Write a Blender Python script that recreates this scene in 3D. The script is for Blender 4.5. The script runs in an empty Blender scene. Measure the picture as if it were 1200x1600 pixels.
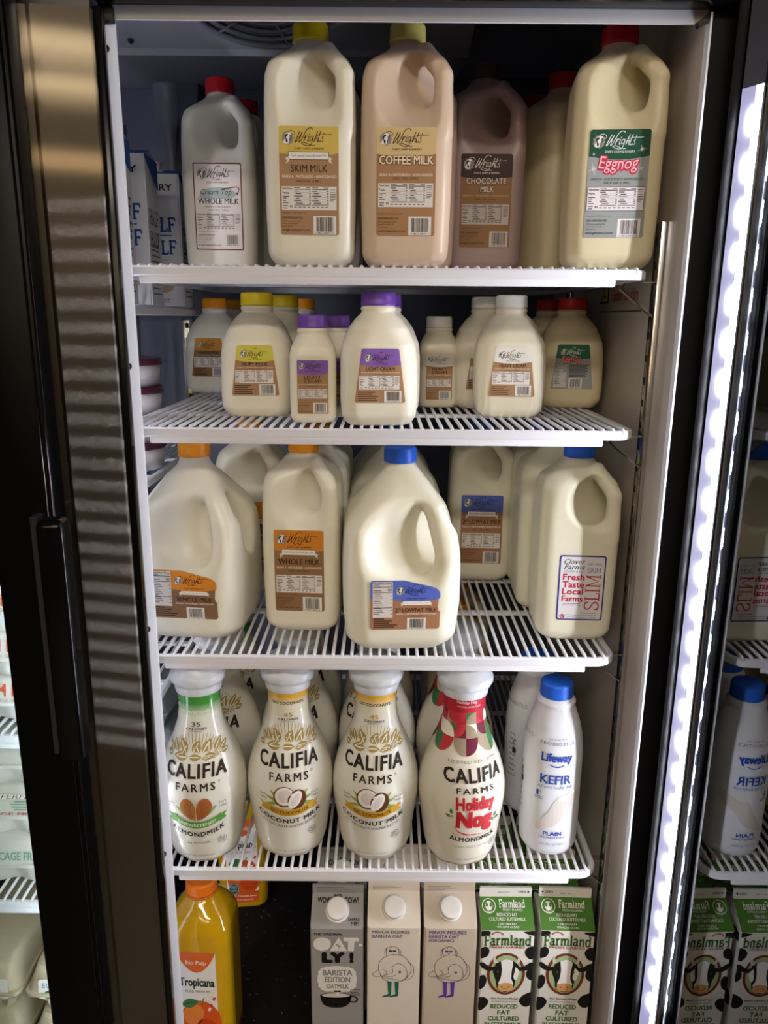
import bpy, bmesh, math, random
import numpy as np
from mathutils import Vector, Matrix
random.seed(7)
SC = bpy.context.scene
COL = SC.collection
R = math.radians

# ------------------------------------------------------------------ camera (1200 x 1600 frame)
FPX, PITCH, ROLL, CAMZ = 1200.0, R(14.14), R(0.5), 1.45
cF = Vector((0, math.cos(PITCH), -math.sin(PITCH)))
_r = Vector((1, 0, 0)); _u = Vector((0, math.sin(PITCH), math.cos(PITCH)))
cR = _r * math.cos(ROLL) + _u * math.sin(ROLL)
cU = _u * math.cos(ROLL) - _r * math.sin(ROLL)
CAM = Vector((0, 0, CAMZ))
def ray(px, py):
    return cF + cR * ((px - 600) / FPX) + cU * ((800 - py) / FPX)
def atY(px, py, Y):
    d = ray(px, py); return CAM + d * (Y / d.y)
def atZ(px, py, z):
    d = ray(px, py); return CAM + d * ((z - CAMZ) / d.z)
def atX(px, py, x):
    d = ray(px, py); return CAM + d * (x / d.x)
cam = bpy.data.objects.new('camera', bpy.data.cameras.new('camera'))
COL.objects.link(cam)
cam.matrix_world = Matrix(((cR.x, cU.x, -cF.x, 0), (cR.y, cU.y, -cF.y, 0), (cR.z, cU.z, -cF.z, CAMZ), (0, 0, 0, 1)))
cam.data.sensor_fit = 'AUTO'; cam.data.sensor_width = 36.0; cam.data.lens = 36.0 * FPX / 1600.0
cam.data.clip_start = 0.01
SC.camera = cam

# ------------------------------------------------------------------ materials
def lin(c):
    if isinstance(c, str):
        c = tuple(int(c[i:i + 2], 16) for i in (0, 2, 4))
    o = []
    for v in c:
        v = v / 255.0
        o.append(v / 12.92 if v <= 0.04045 else ((v + 0.055) / 1.055) ** 2.4)
    return (o[0], o[1], o[2], 1.0)
MATS = {}
def M(name, c=(200, 200, 200), rough=0.5, metal=0.0, spec=0.5, coat=0.0, sss=0.0, sssr=0.006, noise=0.0, nscale=30.0, bump=0.0, bscale=200.0, trans=0.0, ior=1.45, alpha=1.0):
    if name in MATS: return MATS[name]
    m = bpy.data.materials.new(name); m.use_nodes = True
    nt = m.node_tree; b = nt.nodes['Principled BSDF']
    b.inputs['Base Color'].default_value = lin(c)
    b.inputs['Roughness'].default_value = rough
    b.inputs['Metallic'].default_value = metal
    b.inputs['Specular IOR Level'].default_value = spec
    b.inputs['Coat Weight'].default_value = coat
    b.inputs['Coat Roughness'].default_value = 0.06
    b.inputs['IOR'].default_value = ior
    b.inputs['Transmission Weight'].default_value = trans
    b.inputs['Alpha'].default_value = alpha
    if sss > 0:
        b.inputs['Subsurface Weight'].default_value = sss
        b.inputs['Subsurface Radius'].default_value = (1.0, 0.95, 0.8)
        b.inputs['Subsurface Scale'].default_value = sssr
    if noise > 0 or bump > 0:
        tc = nt.nodes.new('ShaderNodeTexCoord')
    if noise > 0:
        n = nt.nodes.new('ShaderNodeTexNoise'); n.inputs['Scale'].default_value = nscale; n.inputs['Detail'].default_value = 4
        nt.links.new(tc.outputs['Object'], n.inputs['Vector'])
        mx = nt.nodes.new('ShaderNodeMix'); mx.data_type = 'RGBA'
        l = lin(c); mx.inputs[6].default_value = tuple(max(0, v * (1 - noise)) for v in l[:3]) + (1,)
        mx.inputs[7].default_value = tuple(min(1, v * (1 + noise)) for v in l[:3]) + (1,)
        nt.links.new(n.outputs['Fac'], mx.inputs[0]); nt.links.new(mx.outputs[2], b.inputs['Base Color'])
    if bump > 0:
        n2 = nt.nodes.new('ShaderNodeTexNoise'); n2.inputs['Scale'].default_value = bscale; n2.inputs['Detail'].default_value = 3
        nt.links.new(tc.outputs['Object'], n2.inputs['Vector'])
        bp = nt.nodes.new('ShaderNodeBump'); bp.inputs['Strength'].default_value = bump; bp.inputs['Distance'].default_value = 0.002
        nt.links.new(n2.outputs['Fac'], bp.inputs['Height']); nt.links.new(bp.outputs['Normal'], b.inputs['Normal'])
    MATS[name] = m
    return m
def EM(name, c, strength):
    if name in MATS: return MATS[name]
    m = bpy.data.materials.new(name); m.use_nodes = True
    nt = m.node_tree; b = nt.nodes['Principled BSDF']
    b.inputs['Base Color'].default_value = (0.6, 0.6, 0.6, 1)
    b.inputs['Emission Color'].default_value = lin(c); b.inputs['Emission Strength'].default_value = strength
    MATS[name] = m
    return m
def INK(c, rough=0.45):
    if not isinstance(c, str): c = '%02x%02x%02x' % tuple(c)
    return M('print_' + c, c, .5, spec=.2)

# ------------------------------------------------------------------ object helpers
def put(name, me, mats, parent=None, smooth=False, loc=None):
    o = bpy.data.objects.new(name, me); COL.objects.link(o)
    if not isinstance(mats, (list, tuple)): mats = [mats]
    for m in mats: me.materials.append(m)
    if parent is not None: o.parent = parent
    if loc is not None: o.location = loc
    if smooth: me.shade_smooth()
    return o
def from_bm(name, bm, mats, parent=None, smooth=False, loc=None, angle=None):
    me = bpy.data.meshes.new(name); bm.normal_update(); bm.to_mesh(me); bm.free()
    o = put(name, me, mats, parent, smooth, loc)
    if angle is not None:
        me.shade_smooth()
        me.set_sharp_from_angle(angle=R(angle))
    return o
def tag(o, label, cat, group=None):
    o['label'] = label; o['category'] = cat
    if group: o['group'] = group
    return o
def thing(name, label, cat, loc=(0, 0, 0), rz=0.0, group=None):
    o = bpy.data.objects.new(name, None); COL.objects.link(o)
    o.empty_display_size = 0.02
    o.location = loc; o.rotation_euler = (0, 0, rz)
    return tag(o, label, cat, group)
def dup(root, label, loc, rz=0.0, group=None):
    r = root.copy(); COL.objects.link(r); r.location = loc; r.rotation_euler = (0, 0, rz)
    r['label'] = label
    if group: r['group'] = group
    for ch in list(root.children):
        c = ch.copy(); COL.objects.link(c); c.parent = r
        for g in list(ch.children):
            d = g.copy(); COL.objects.link(d); d.parent = c
    return r

def bm_box(bm, x0, x1, y0, y1, z0, z1, mi=0, bev=0.0, seg=2):
    r = bmesh.ops.create_cube(bm, size=1.0)
    vs = r['verts']
    for v in vs:
        v.co = Vector((x0 + (v.co.x + .5) * (x1 - x0), y0 + (v.co.y + .5) * (y1 - y0), z0 + (v.co.z + .5) * (z1 - z0)))
    fs = set(f for v in vs for f in v.link_faces)
    for f in fs: f.material_index = mi
    if bev > 0:
        es = list(set(e for v in vs for e in v.link_edges))
        bmesh.ops.bevel(bm, geom=es, offset=bev, segments=seg, affect='EDGES', profile=0.5)
def box(name, x0, x1, y0, y1, z0, z1, mat, parent=None, bev=0.0, seg=2):
    bm = bmesh.new(); bm_box(bm, x0, x1, y0, y1, z0, z1, 0, bev, seg)
    return from_bm(name, bm, mat, parent, angle=35 if bev > 0 else None)
def bm_tube(bm, pts, r, n=8, mi=0, caps=True, closed=False):
    pts = [Vector(p) for p in pts]; rings = []
    N = len(pts); up = None
    for i, p in enumerate(pts):
        a = pts[(i - 1) % N] if (i > 0 or closed) else p
        b = pts[(i + 1) % N] if (i < N - 1 or closed) else p
        t = (b - a).normalized()
        if up is None:
            up = Vector((0, 0, 1)) if abs(t.z) < .9 else Vector((1, 0, 0))
        s = t.cross(up).normalized(); up2 = s.cross(t).normalized(); up = up2
        rr = r[i] if isinstance(r, (list, tuple)) else r
        rings.append([bm.verts.new(p + (s * math.cos(2 * math.pi * k / n) + up2 * math.sin(2 * math.pi * k / n)) * rr) for k in range(n)])
    for i in range(N if closed else N - 1):
        A, B = rings[i], rings[(i + 1) % N]
        for k in range(n):
            f = bm.faces.new((A[k], A[(k + 1) % n], B[(k + 1) % n], B[k])); f.material_index = mi; f.smooth = True
    if caps and not closed:
        bm.faces.new(rings[0][::-1]).material_index = mi; bm.faces.new(rings[-1]).material_index = mi
def bm_lathe(bm, prof, n=64, mi=0, mod=None, capb=True, capt=True, cx=0, cy=0):
    """prof: list of (r, z); mod(theta, i) -> radius factor"""
    rings = []
    for i, (r, z) in enumerate(prof):
        ring = []
        for k in range(n):
            t = 2 * math.pi * k / n
            f = mod(t, i) if mod else 1.0
            ring.append(bm.verts.new((cx + r * f * math.cos(t), cy + r * f * math.sin(t), z)))
        rings.append(ring)
    for i in range(len(rings) - 1):
        A, B = rings[i], rings[i + 1]
        for k in range(n):
            fc = bm.faces.new((A[k], A[(k + 1) % n], B[(k + 1) % n], B[k])); fc.material_index = mi; fc.smooth = True
    if capb: bm.faces.new(rings[0][::-1]).material_index = mi
    if capt: bm.faces.new(rings[-1]).material_index = mi
def bm_prism(bm, poly, axis, a0, a1, mi=0):
    """extrude a 2D polygon along an axis: 'x': poly=(y,z); 'y': (x,z); 'z': (x,y)"""
    def P(p, a):
        return {'x': (a, p[0], p[1]), 'y': (p[0], a, p[1]), 'z': (p[0], p[1], a)}[axis]
    A = [bm.verts.new(P(p, a0)) for p in poly]; B = [bm.verts.new(P(p, a1)) for p in poly]
    n = len(poly)
    fs = [bm.faces.new(A), bm.faces.new(B[::-1])]
    for k in range(n): fs.append(bm.faces.new((A[(k + 1) % n], A[k], B[k], B[(k + 1) % n])))
    for f in fs: f.material_index = mi
    bmesh.ops.recalc_face_normals(bm, faces=fs)

# smooth profile of a bottle: table of (z, value)
def prof(tab, smooth=0.005, n=600):
    zs = np.array([t[0] for t in tab]); vs = np.array([t[1] for t in tab])
    z = np.linspace(zs[0], zs[-1], n); v = np.interp(z, zs, vs)
    w = max(1, int(smooth / (z[1] - z[0])))
    if w > 1:
        k = np.hanning(2 * w + 3)[1:-1]; k /= k.sum()
        p = len(k) // 2
        vp = np.concatenate([np.full(p, v[0]), v, np.full(p, v[-1])])
        v2 = np.convolve(vp, k, mode='valid'); v = v2[:n]
    return lambda q: np.interp(q, z, v)
# front of a rounded-square section: distance from axis to the front surface at lateral x
def rsq_front(x, s, r):
    ax = abs(x); f = s - r
    if ax <= f: return s
    q = min(ax - f, r * 0.999)
    return f + math.sqrt(r * r - q * q)
def rsq_ring(s, r, n):
    """n points round a square of half side s with corner radius r (n multiple of 16)"""
    q = n // 4; a = q // 2; pts = []
    f = s - r
    for c in range(4):
        rot = c * math.pi / 2
        loc = []
        for k in range(a):          # flat part of the right side going up (half each)
            loc.append((s, -f + 2 * f * k / a))
        for k in range(q - a):
            t = (math.pi / 2) * k / (q - a)
            loc.append((f + r * math.cos(t), f + r * math.sin(t)))
        for (x, y) in loc:
            pts.append((x * math.cos(rot) - y * math.sin(rot), x * math.sin(rot) + y * math.cos(rot)))
    return pts
def bm_loft(bm, zs, sf, rf, n=64, mi=0, aspect=1.0, mod=None):
    rings = []
    for z in zs:
        s = float(sf(z)); r = min(float(rf(z)), s * 0.999)
        pts = rsq_ring(s, r, n)
        if mod: pts = [mod(x, y, z) for x, y in pts]
        rings.append([bm.verts.new((x, y * aspect, z)) for x, y in pts])
    for A, B in zip(rings, rings[1:]):
        for k in range(n):
            f = bm.faces.new((A[k], A[(k + 1) % n], B[(k + 1) % n], B[k])); f.material_index = mi; f.smooth = True
    bm.faces.new(rings[0][::-1]).material_index = mi; bm.faces.new(rings[-1]).material_index = mi

# ------------------------------------------------------------------ smooth implicit solids -> quad mesh
def smin(a, b, k):
    h = np.clip(0.5 + 0.5 * (b - a) / k, 0, 1); return b * (1 - h) + a * h - k * h * (1 - h)
def smax(a, b, k): return -smin(-a, -b, k)
def sd_capsule(X, Y, Z, a, b, ra, rb):
    a = np.array(a); b = np.array(b); ba = b - a
    t = np.clip(((X - a[0]) * ba[0] + (Y - a[1]) * ba[1] + (Z - a[2]) * ba[2]) / (ba @ ba), 0, 1)
    return np.sqrt((X - a[0] - ba[0] * t) ** 2 + (Y - a[1] - ba[1] * t) ** 2 + (Z - a[2] - ba[2] * t) ** 2) - (ra + (rb - ra) * t)
def sd_ellipsoid(X, Y, Z, c, r):
    x, y, z = (X - c[0]) / r[0], (Y - c[1]) / r[1], (Z - c[2]) / r[2]
    k0 = np.sqrt(x * x + y * y + z * z); k1 = np.sqrt((x / r[0]) ** 2 + (y / r[1]) ** 2 + (z / r[2]) ** 2) + 1e-9
    return k0 * (k0 - 1.0) / k1
def sd_rsq(X, Y, s, r):
    f = s - r
    qx = np.abs(X) - f; qy = np.abs(Y) - f
    return np.hypot(np.maximum(qx, 0), np.maximum(qy, 0)) + np.minimum(np.maximum(qx, qy), 0) - r
def surface_nets(fn, lo, hi, h):
    ax = [np.arange(lo[i], hi[i] + h, h) for i in range(3)]
    X, Y, Z = np.meshgrid(*ax, indexing='ij')
    D = fn(X, Y, Z); S = D < 0
    nx, ny, nz = D.shape
    corners = [(i, j, k) for i in (0, 1) for j in (0, 1) for k in (0, 1)]
    cnt = sum(S[i:nx - 1 + i, j:ny - 1 + j, k:nz - 1 + k].astype(int) for i, j, k in corners)
    mask = (cnt > 0) & (cnt < 8)
    pos = np.zeros(mask.shape + (3,)); num = np.zeros(mask.shape)
    def sl(c): return (slice(c[0], nx - 1 + c[0]), slice(c[1], ny - 1 + c[1]), slice(c[2], nz - 1 + c[2]))
    for a in corners:
        for d in range(3):
            if a[d]: continue
            b = list(a); b[d] = 1; b = tuple(b)
            da, db = D[sl(a)], D[sl(b)]
            cr = (da < 0) != (db < 0)
            t = np.where(cr, da / np.where(cr, da - db, 1), 0)
            for q in range(3):
                pos[..., q] += np.where(cr, a[q] + (t if q == d else 0), 0)
            num += cr
    ids = -np.ones(mask.shape, int); ids[mask] = np.arange(mask.sum())
    ii = np.argwhere(mask)
    V = pos[mask] / num[mask][:, None]
    V = (ii + V) * h + np.array([a[0] for a in ax])
    for _ in range(2):
        e = h * 0.2
        d0 = fn(V[:, 0], V[:, 1], V[:, 2])
        g = np.stack([(fn(V[:, 0] + e * (q == 0), V[:, 1] + e * (q == 1), V[:, 2] + e * (q == 2)) - d0) / e for q in range(3)], 1)
        st = d0[:, None] * g / np.maximum((g * g).sum(1), 0.2)[:, None]
        L = np.linalg.norm(st, axis=1, keepdims=True)
        V = V - st * np.minimum(1, 0.5 * h / np.maximum(L, 1e-9))
    F = []
    for d in range(3):
        e1, e2 = [(1, 2), (2, 0), (0, 1)][d]
        n = [nx, ny, nz]
        s0 = [slice(None)] * 3; s1 = [slice(None)] * 3
        s0[d] = slice(0, n[d] - 1); s1[d] = slice(1, n[d])
        ch = S[tuple(s0)] != S[tuple(s1)]
        idx = np.argwhere(ch)
        idx = idx[(idx[:, e1] >= 1) & (idx[:, e2] >= 1) & (idx[:, e1] < n[e1] - 1) & (idx[:, e2] < n[e2] - 1)]
        def cell(o1, o2):
            c = idx.copy(); c[:, e1] -= o1; c[:, e2] -= o2
            return ids[c[:, 0], c[:, 1], c[:, 2]]
        q = np.stack([cell(1, 1), cell(0, 1), cell(0, 0), cell(1, 0)], 1)
        ins = S[idx[:, 0], idx[:, 1], idx[:, 2]]
        q[~ins] = q[~ins][:, ::-1]
        F.append(q)
    F = np.concatenate(F)
    me = bpy.data.meshes.new('body')
    me.from_pydata(V.tolist(), [], F.tolist()); me.update(); me.shade_smooth()
    return me
# ------------------------------------------------------------------ printing: flat artwork made of thin ink meshes
_TXT = {}
def text_mesh(s, bold=0.0, shear=0.0, space=1.0):
    key = (s, bold, shear, space)
    if key in _TXT: return _TXT[key]
    cu = bpy.data.curves.new('t', 'FONT'); cu.body = s; cu.resolution_u = 2; cu.offset = bold; cu.shear = shear
    cu.space_character = space; cu.fill_mode = 'FRONT'; cu.dimensions = '2D'
    ob = bpy.data.objects.new('t', cu); COL.objects.link(ob)
    dg = bpy.context.evaluated_depsgraph_get()
    me = bpy.data.meshes.new_from_object(ob.evaluated_get(dg))
    V = [(v.co.x, v.co.y) for v in me.vertices]; F = [tuple(p.vertices) for p in me.polygons]
    bpy.data.objects.remove(ob); bpy.data.curves.remove(cu); bpy.data.meshes.remove(me)
    if V:
        x0 = min(v[0] for v in V); x1 = max(v[0] for v in V); y0 = min(v[1] for v in V); y1 = max(v[1] for v in V)
        w = max(x1 - x0, 1e-6); h = max(y1 - y0, 1e-6)
        V = [((v[0] - x0) / w, (v[1] - y0) / h) for v in V]
        asp = w / h
    else: asp = 1
    _TXT[key] = (V, F, asp)
    return _TXT[key]
def catmull(pts, n=6):
    out = []
    P = [pts[0]] + list(pts) + [pts[-1]]
    for i in range(1, len(P) - 2):
        p0, p1, p2, p3 = P[i - 1], P[i], P[i + 1], P[i + 2]
        for k in range(n):
            t = k / n
            out.append(tuple(0.5 * (2 * p1[q] + (p2[q] - p0[q]) * t + (2 * p0[q] - 5 * p1[q] + 4 * p2[q] - p3[q]) * t * t + (-p0[q] + 3 * p1[q] - 3 * p2[q] + p3[q]) * t ** 3) for q in range(len(p1))))
    out.append(tuple(pts[-1])); return out

class Canvas:
    """units are free; .emit() maps (u, v, layer) to space"""
    def __init__(self): self.items = []          # (verts, faces, ink, layer)
    def raw(self, V, F, ink, layer): self.items.append((list(V), list(F), ink, layer))
    def poly(self, pts, ink, layer=1): self.raw(pts, [tuple(range(len(pts)))], ink, layer)
    def rect(self, x0, y0, x1, y1, ink, layer=1): self.poly([(x0, y0), (x1, y0), (x1, y1), (x0, y1)], ink, layer)
    def rrect(self, x0, y0, x1, y1, r, ink, layer=1, n=5):
        pts = []
        for cx, cy, a in ((x1 - r, y0 + r, -90), (x1 - r, y1 - r, 0), (x0 + r, y1 - r, 90), (x0 + r, y0 + r, 180)):
            for k in range(n + 1):
                t = R(a + 90 * k / n); pts.append((cx + r * math.cos(t), cy + r * math.sin(t)))
        self.poly(pts, ink, layer)
    def ell(self, cx, cy, rx, ry, ink, layer=1, n=28, rot=0.0):
        c, s = math.cos(rot), math.sin(rot)
        self.poly([(cx + c * rx * math.cos(2 * math.pi * k / n) - s * ry * math.sin(2 * math.pi * k / n),
                    cy + s * rx * math.cos(2 * math.pi * k / n) + c * ry * math.sin(2 * math.pi * k / n)) for k in range(n)], ink, layer)
    def ring(self, cx, cy, rx, ry, w, ink, layer=1, n=36, a0=0, a1=360):
        V = []; F = []
        for k in range(n + 1):
            t = R(a0 + (a1 - a0) * k / n); c, s = math.cos(t), math.sin(t)
            V += [(cx + rx * c, cy + ry * s), (cx + (rx - w) * c, cy + (ry - w) * s)]
        for k in range(n): F.append((2 * k, 2 * k + 2, 2 * k + 3, 2 * k + 1))
        self.raw(V, F, ink, layer)
    def stroke(self, pts, w, ink, layer=1, smooth=True, n=6, taper=0.0):
        p = catmull(pts, n) if smooth and len(pts) > 2 else list(pts)
        V = []; F = []
        N = len(p)
        for i in range(N):
            a = p[max(i - 1, 0)]; b = p[min(i + 1, N - 1)]
            dx, dy = b[0] - a[0], b[1] - a[1]; L = math.hypot(dx, dy) or 1e-6
            ww = w * 0.5
            if taper: ww *= 1 - taper * abs(2 * i / (N - 1) - 1) ** 2
            if len(p[i]) > 2: ww = p[i][2] * 0.5
            nx, ny = -dy / L * ww, dx / L * ww
            V += [(p[i][0] + nx, p[i][1] + ny), (p[i][0] - nx, p[i][1] - ny)]
        for i in range(N - 1): F.append((2 * i, 2 * i + 1, 2 * i + 3, 2 * i + 2))
        self.raw(V, F, ink, layer)
    def text(self, s, x0, y0, x1, y1, ink, layer=2, bold=0.0, shear=0.0, space=1.0, curve=0.0, fit=True, rot=0):
        V, F, asp = text_mesh(s, 0.0, shear, space)
        if bold:
            b = bold / .72; q = b / asp
            sh = [(-1, 0), (1, 0), (0, 0)] if bold < .018 else [(-1, -.7), (1, -.7), (-1, .7), (1, .7), (0, 0)] if bold < .05 else [(math.cos(math.pi * k / 6), math.sin(math.pi * k / 6)) for k in range(12)] + [(0, 0), (.5, 0), (-.5, 0)]
            copies = [[((v[0] + dx * q + q) / (1 + 2 * q), (v[1] + dy * b + b) / (1 + 2 * b)) for v in V] for dx, dy in sh]
            asp *= (1 + 2 * q) / (1 + 2 * b)
        else: copies = [V]
        if not fit:                       # keep aspect, centre in the box by height
            h = y1 - y0; w = h * asp
            if w > x1 - x0: w = x1 - x0; h = w / asp
            cx, cy = (x0 + x1) / 2, (y0 + y1) / 2
            x0, x1, y0, y1 = cx - w / 2, cx + w / 2, cy - h / 2, cy + h / 2
        for i, V in enumerate(copies):    # overprints step up a hair so that no two sheets coincide
            if rot == 90: W = [(x1 - v[1] * (x1 - x0), y0 + v[0] * (y1 - y0)) for v in V]     # reads upward
            else: W = [(x0 + v[0] * (x1 - x0), y0 + v[1] * (y1 - y0) + curve * (2 * v[0] - 1) ** 2) for v in V]
            self.raw(W, F, ink, layer + i * .055)
    def leaf(self, x, y, ang, L, w, ink, layer=2, vein=None):
        c, s = math.cos(R(ang)), math.sin(R(ang)); n = 8
        def P(t, q): return (x + c * t * L - s * q, y + s * t * L + c * q)
        up = [P(k / n, w * math.sin(math.pi * (k / n) ** 0.85) * 0.5) for k in range(n + 1)]
        dn = [P(k / n, -w * math.sin(math.pi * (k / n) ** 0.85) * 0.5) for k in range(n - 1, 0, -1)]
        self.poly(up + dn, ink, layer)
        if vein: self.stroke([P(0.05, 0), P(0.5, w * 0.06), P(0.8, 0)], w * 0.13, vein, layer + 1)
    def sub(self, other, f):
        """add another canvas through a point map"""
        for V, F, ink, layer in other.items: self.items.append(([f(*v[:2]) for v in V], F, ink, layer))
    def emit(self, name, fmap, parent=None, cutu=None, cutv=None, bm=None):
        bm = bmesh.new(); mats = []
        for V, F, ink, layer in self.items:
            m = INK(ink) if not isinstance(ink, bpy.types.Material) else ink
            if m not in mats: mats.append(m)
            mi = mats.index(m)
            vs = [bm.verts.new((v[0], v[1], layer)) for v in V]
            for f in F:
                try: bm.faces.new([vs[i] for i in f]).material_index = mi
                except ValueError: pass
        if cutu or cutv:
            us = [v.co.x for v in bm.verts]; vv = [v.co.y for v in bm.verts]
            for step, a, lo, hi in ((cutu, 0, min(us), max(us)), (cutv, 1, min(vv), max(vv))):
                if not step: continue
                k = math.ceil(lo / step + 1e-4)
                while k * step < hi - 1e-6:
                    co = Vector((k * step, 0, 0)) if a == 0 else Vector((0, k * step, 0))
                    no = Vector((1, 0, 0)) if a == 0 else Vector((0, 1, 0))
                    bmesh.ops.bisect_plane(bm, geom=list(bm.verts) + list(bm.edges) + list(bm.faces), plane_co=co, plane_no=no, dist=1e-7)
                    k += 1
        for v in bm.verts: v.co = Vector(fmap(v.co.x, v.co.y, v.co.z))
        # face the artwork outward: the sheets are drawn counter-clockwise
        me = bpy.data.meshes.new(name); bm.normal_update(); bm.to_mesh(me); bm.free()
        return put(name, me, mats, parent)

# slab-serif stroke letters (unit height 1), for the serif words
_SL = {
 'S': (.62, [[(.56, .80), (.45, .96), (.3, 1), (.12, .92), (.08, .75), (.2, .58), (.42, .46), (.56, .28), (.5, .08), (.32, 0), (.15, .04), (.06, .22)]], [(.56, .72, .56, 1), (.06, 0, .06, .3)]),
 'L': (.60, [[(.18, 0), (.18, 1)], [(.05, 0), (.56, 0)]], [(.05, 1, .32, 1), (.56, 0, .56, .25)]),
 'I': (.32, [[(.16, 0), (.16, 1)]], [(.03, 0, .29, 0), (.03, 1, .29, 1)]),
 'M': (.95, [[(.16, 0), (.16, 1)], [(.16, 1), (.47, .12), (.78, 1)], [(.78, 0), (.78, 1)]], [(.03, 0, .3, 0), (.65, 0, .92, 0), (.03, 1, .2, 1), (.75, 1, .92, 1)]),
 'K': (.72, [[(.16, 0), (.16, 1)], [(.2, .42), (.58, 1)], [(.3, .55), (.6, 0)]], [(.03, 0, .3, 0), (.03, 1, .3, 1), (.48, 1, .7, 1), (.5, 0, .72, 0)]),
 'H': (.78, [[(.16, 0), (.16, 1)], [(.62, 0), (.62, 1)], [(.16, .5), (.62, .5)]], [(.03, 0, .3, 0), (.03, 1, .3, 1), (.48, 0, .75, 0), (.48, 1, .75, 1)]),
 'A': (.78, [[(.12, 0), (.38, 1), (.66, 0)], [(.22, .35), (.56, .35)]], [(.0, 0, .26, 0), (.52, 0, .78, 0)]),
 'F': (.60, [[(.16, 0), (.16, 1)], [(.05, 1), (.56, 1)], [(.16, .5), (.44, .5)]], [(.03, 0, .32, 0), (.56, .76, .56, 1), (.44, .4, .44, .6)]),
 'E': (.64, [[(.16, 0), (.16, 1)], [(.05, 1), (.56, 1)], [(.16, .52), (.44, .52)], [(.05, 0), (.58, 0)]], [(.56, .78, .56, 1), (.58, 0, .58, .22)]),
 'R': (.70, [[(.16, 0), (.16, 1)], [(.05, 1), (.4, 1), (.54, .9), (.56, .74), (.5, .58), (.36, .5), (.16, .5)], [(.36, .5), (.6, 0)]], [(.03, 0, .3, 0), (.52, 0, .7, 0)]),
 'Y': (.70, [[(.1, 1), (.35, .5), (.6, 1)], [(.35, .5), (.35, 0)]], [(0, 1, .22, 1), (.48, 1, .7, 1), (.22, 0, .48, 0)]),
 'D': (.74, [[(.16, 0), (.16, 1)], [(.05, 1), (.35, 1), (.55, .88), (.64, .5), (.55, .12), (.35, 0), (.05, 0)]], []),
 'a': (.56, [[(.1, .55), (.22, .66), (.38, .6), (.4, .45), (.4, .05), (.54, .02)], [(.4, .4), (.15, .32), (.07, .16), (.16, .02), (.3, .03), (.4, .14)]], []),
 'r': (.46, [[(.16, 0), (.16, .64)], [(.16, .45), (.27, .6), (.42, .64)]], [(.04, 0, .3, 0), (.04, .64, .16, .64)]),
 'm': (.92, [[(.16, 0), (.16, .64)], [(.16, .45), (.28, .62), (.42, .6), (.46, .48), (.46, 0)], [(.46, .45), (.58, .62), (.72, .6), (.76, .48), (.76, 0)]], [(.04, 0, .28, 0), (.36, 0, .57, 0), (.66, 0, .88, 0), (.04, .64, .16, .64)]),
 'l': (.32, [[(.16, 0), (.16, 1)]], [(.03, 0, .29, 0), (.03, 1, .16, 1)]),
 'n': (.62, [[(.16, 0), (.16, .64)], [(.16, .45), (.28, .62), (.42, .6), (.46, .48), (.46, 0)]], [(.04, 0, .28, 0), (.36, 0, .58, 0), (.04, .64, .16, .64)]),
 'd': (.62, [[(.48, 0), (.48, 1)], [(.48, .5), (.34, .64), (.16, .58), (.09, .32), (.16, .06), (.32, 0), (.48, .14)]], [(.34, 1, .48, 1), (.48, 0, .6, 0)]),
 ' ': (.35, [], []),
}
def slab(c, s, x0, y0, x1, y1, ink, layer=2, w=0.13, rot=0, curve=0.0):
    W = sum(_SL[ch][0] for ch in s)
    t = Canvas(); x = 0
    for ch in s:
        adv, st, se = _SL[ch]
        for p in st: t.stroke([(x + a, b) for a, b in p], w, ink, layer, smooth=len(p) > 3, n=3)
        for a, b, e, f in se: t.stroke([(x + a, b), (x + e, f)], w * .62, ink, layer, smooth=False)
        x += adv
    if rot == 90: c.sub(t, lambda u, v: (x1 - v * (x1 - x0), y0 + u / W * (y1 - y0)))
    else: c.sub(t, lambda u, v: (x0 + u / W * (x1 - x0), y0 + v * (y1 - y0) + curve * (2 * u / W - 1) ** 2))

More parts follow.
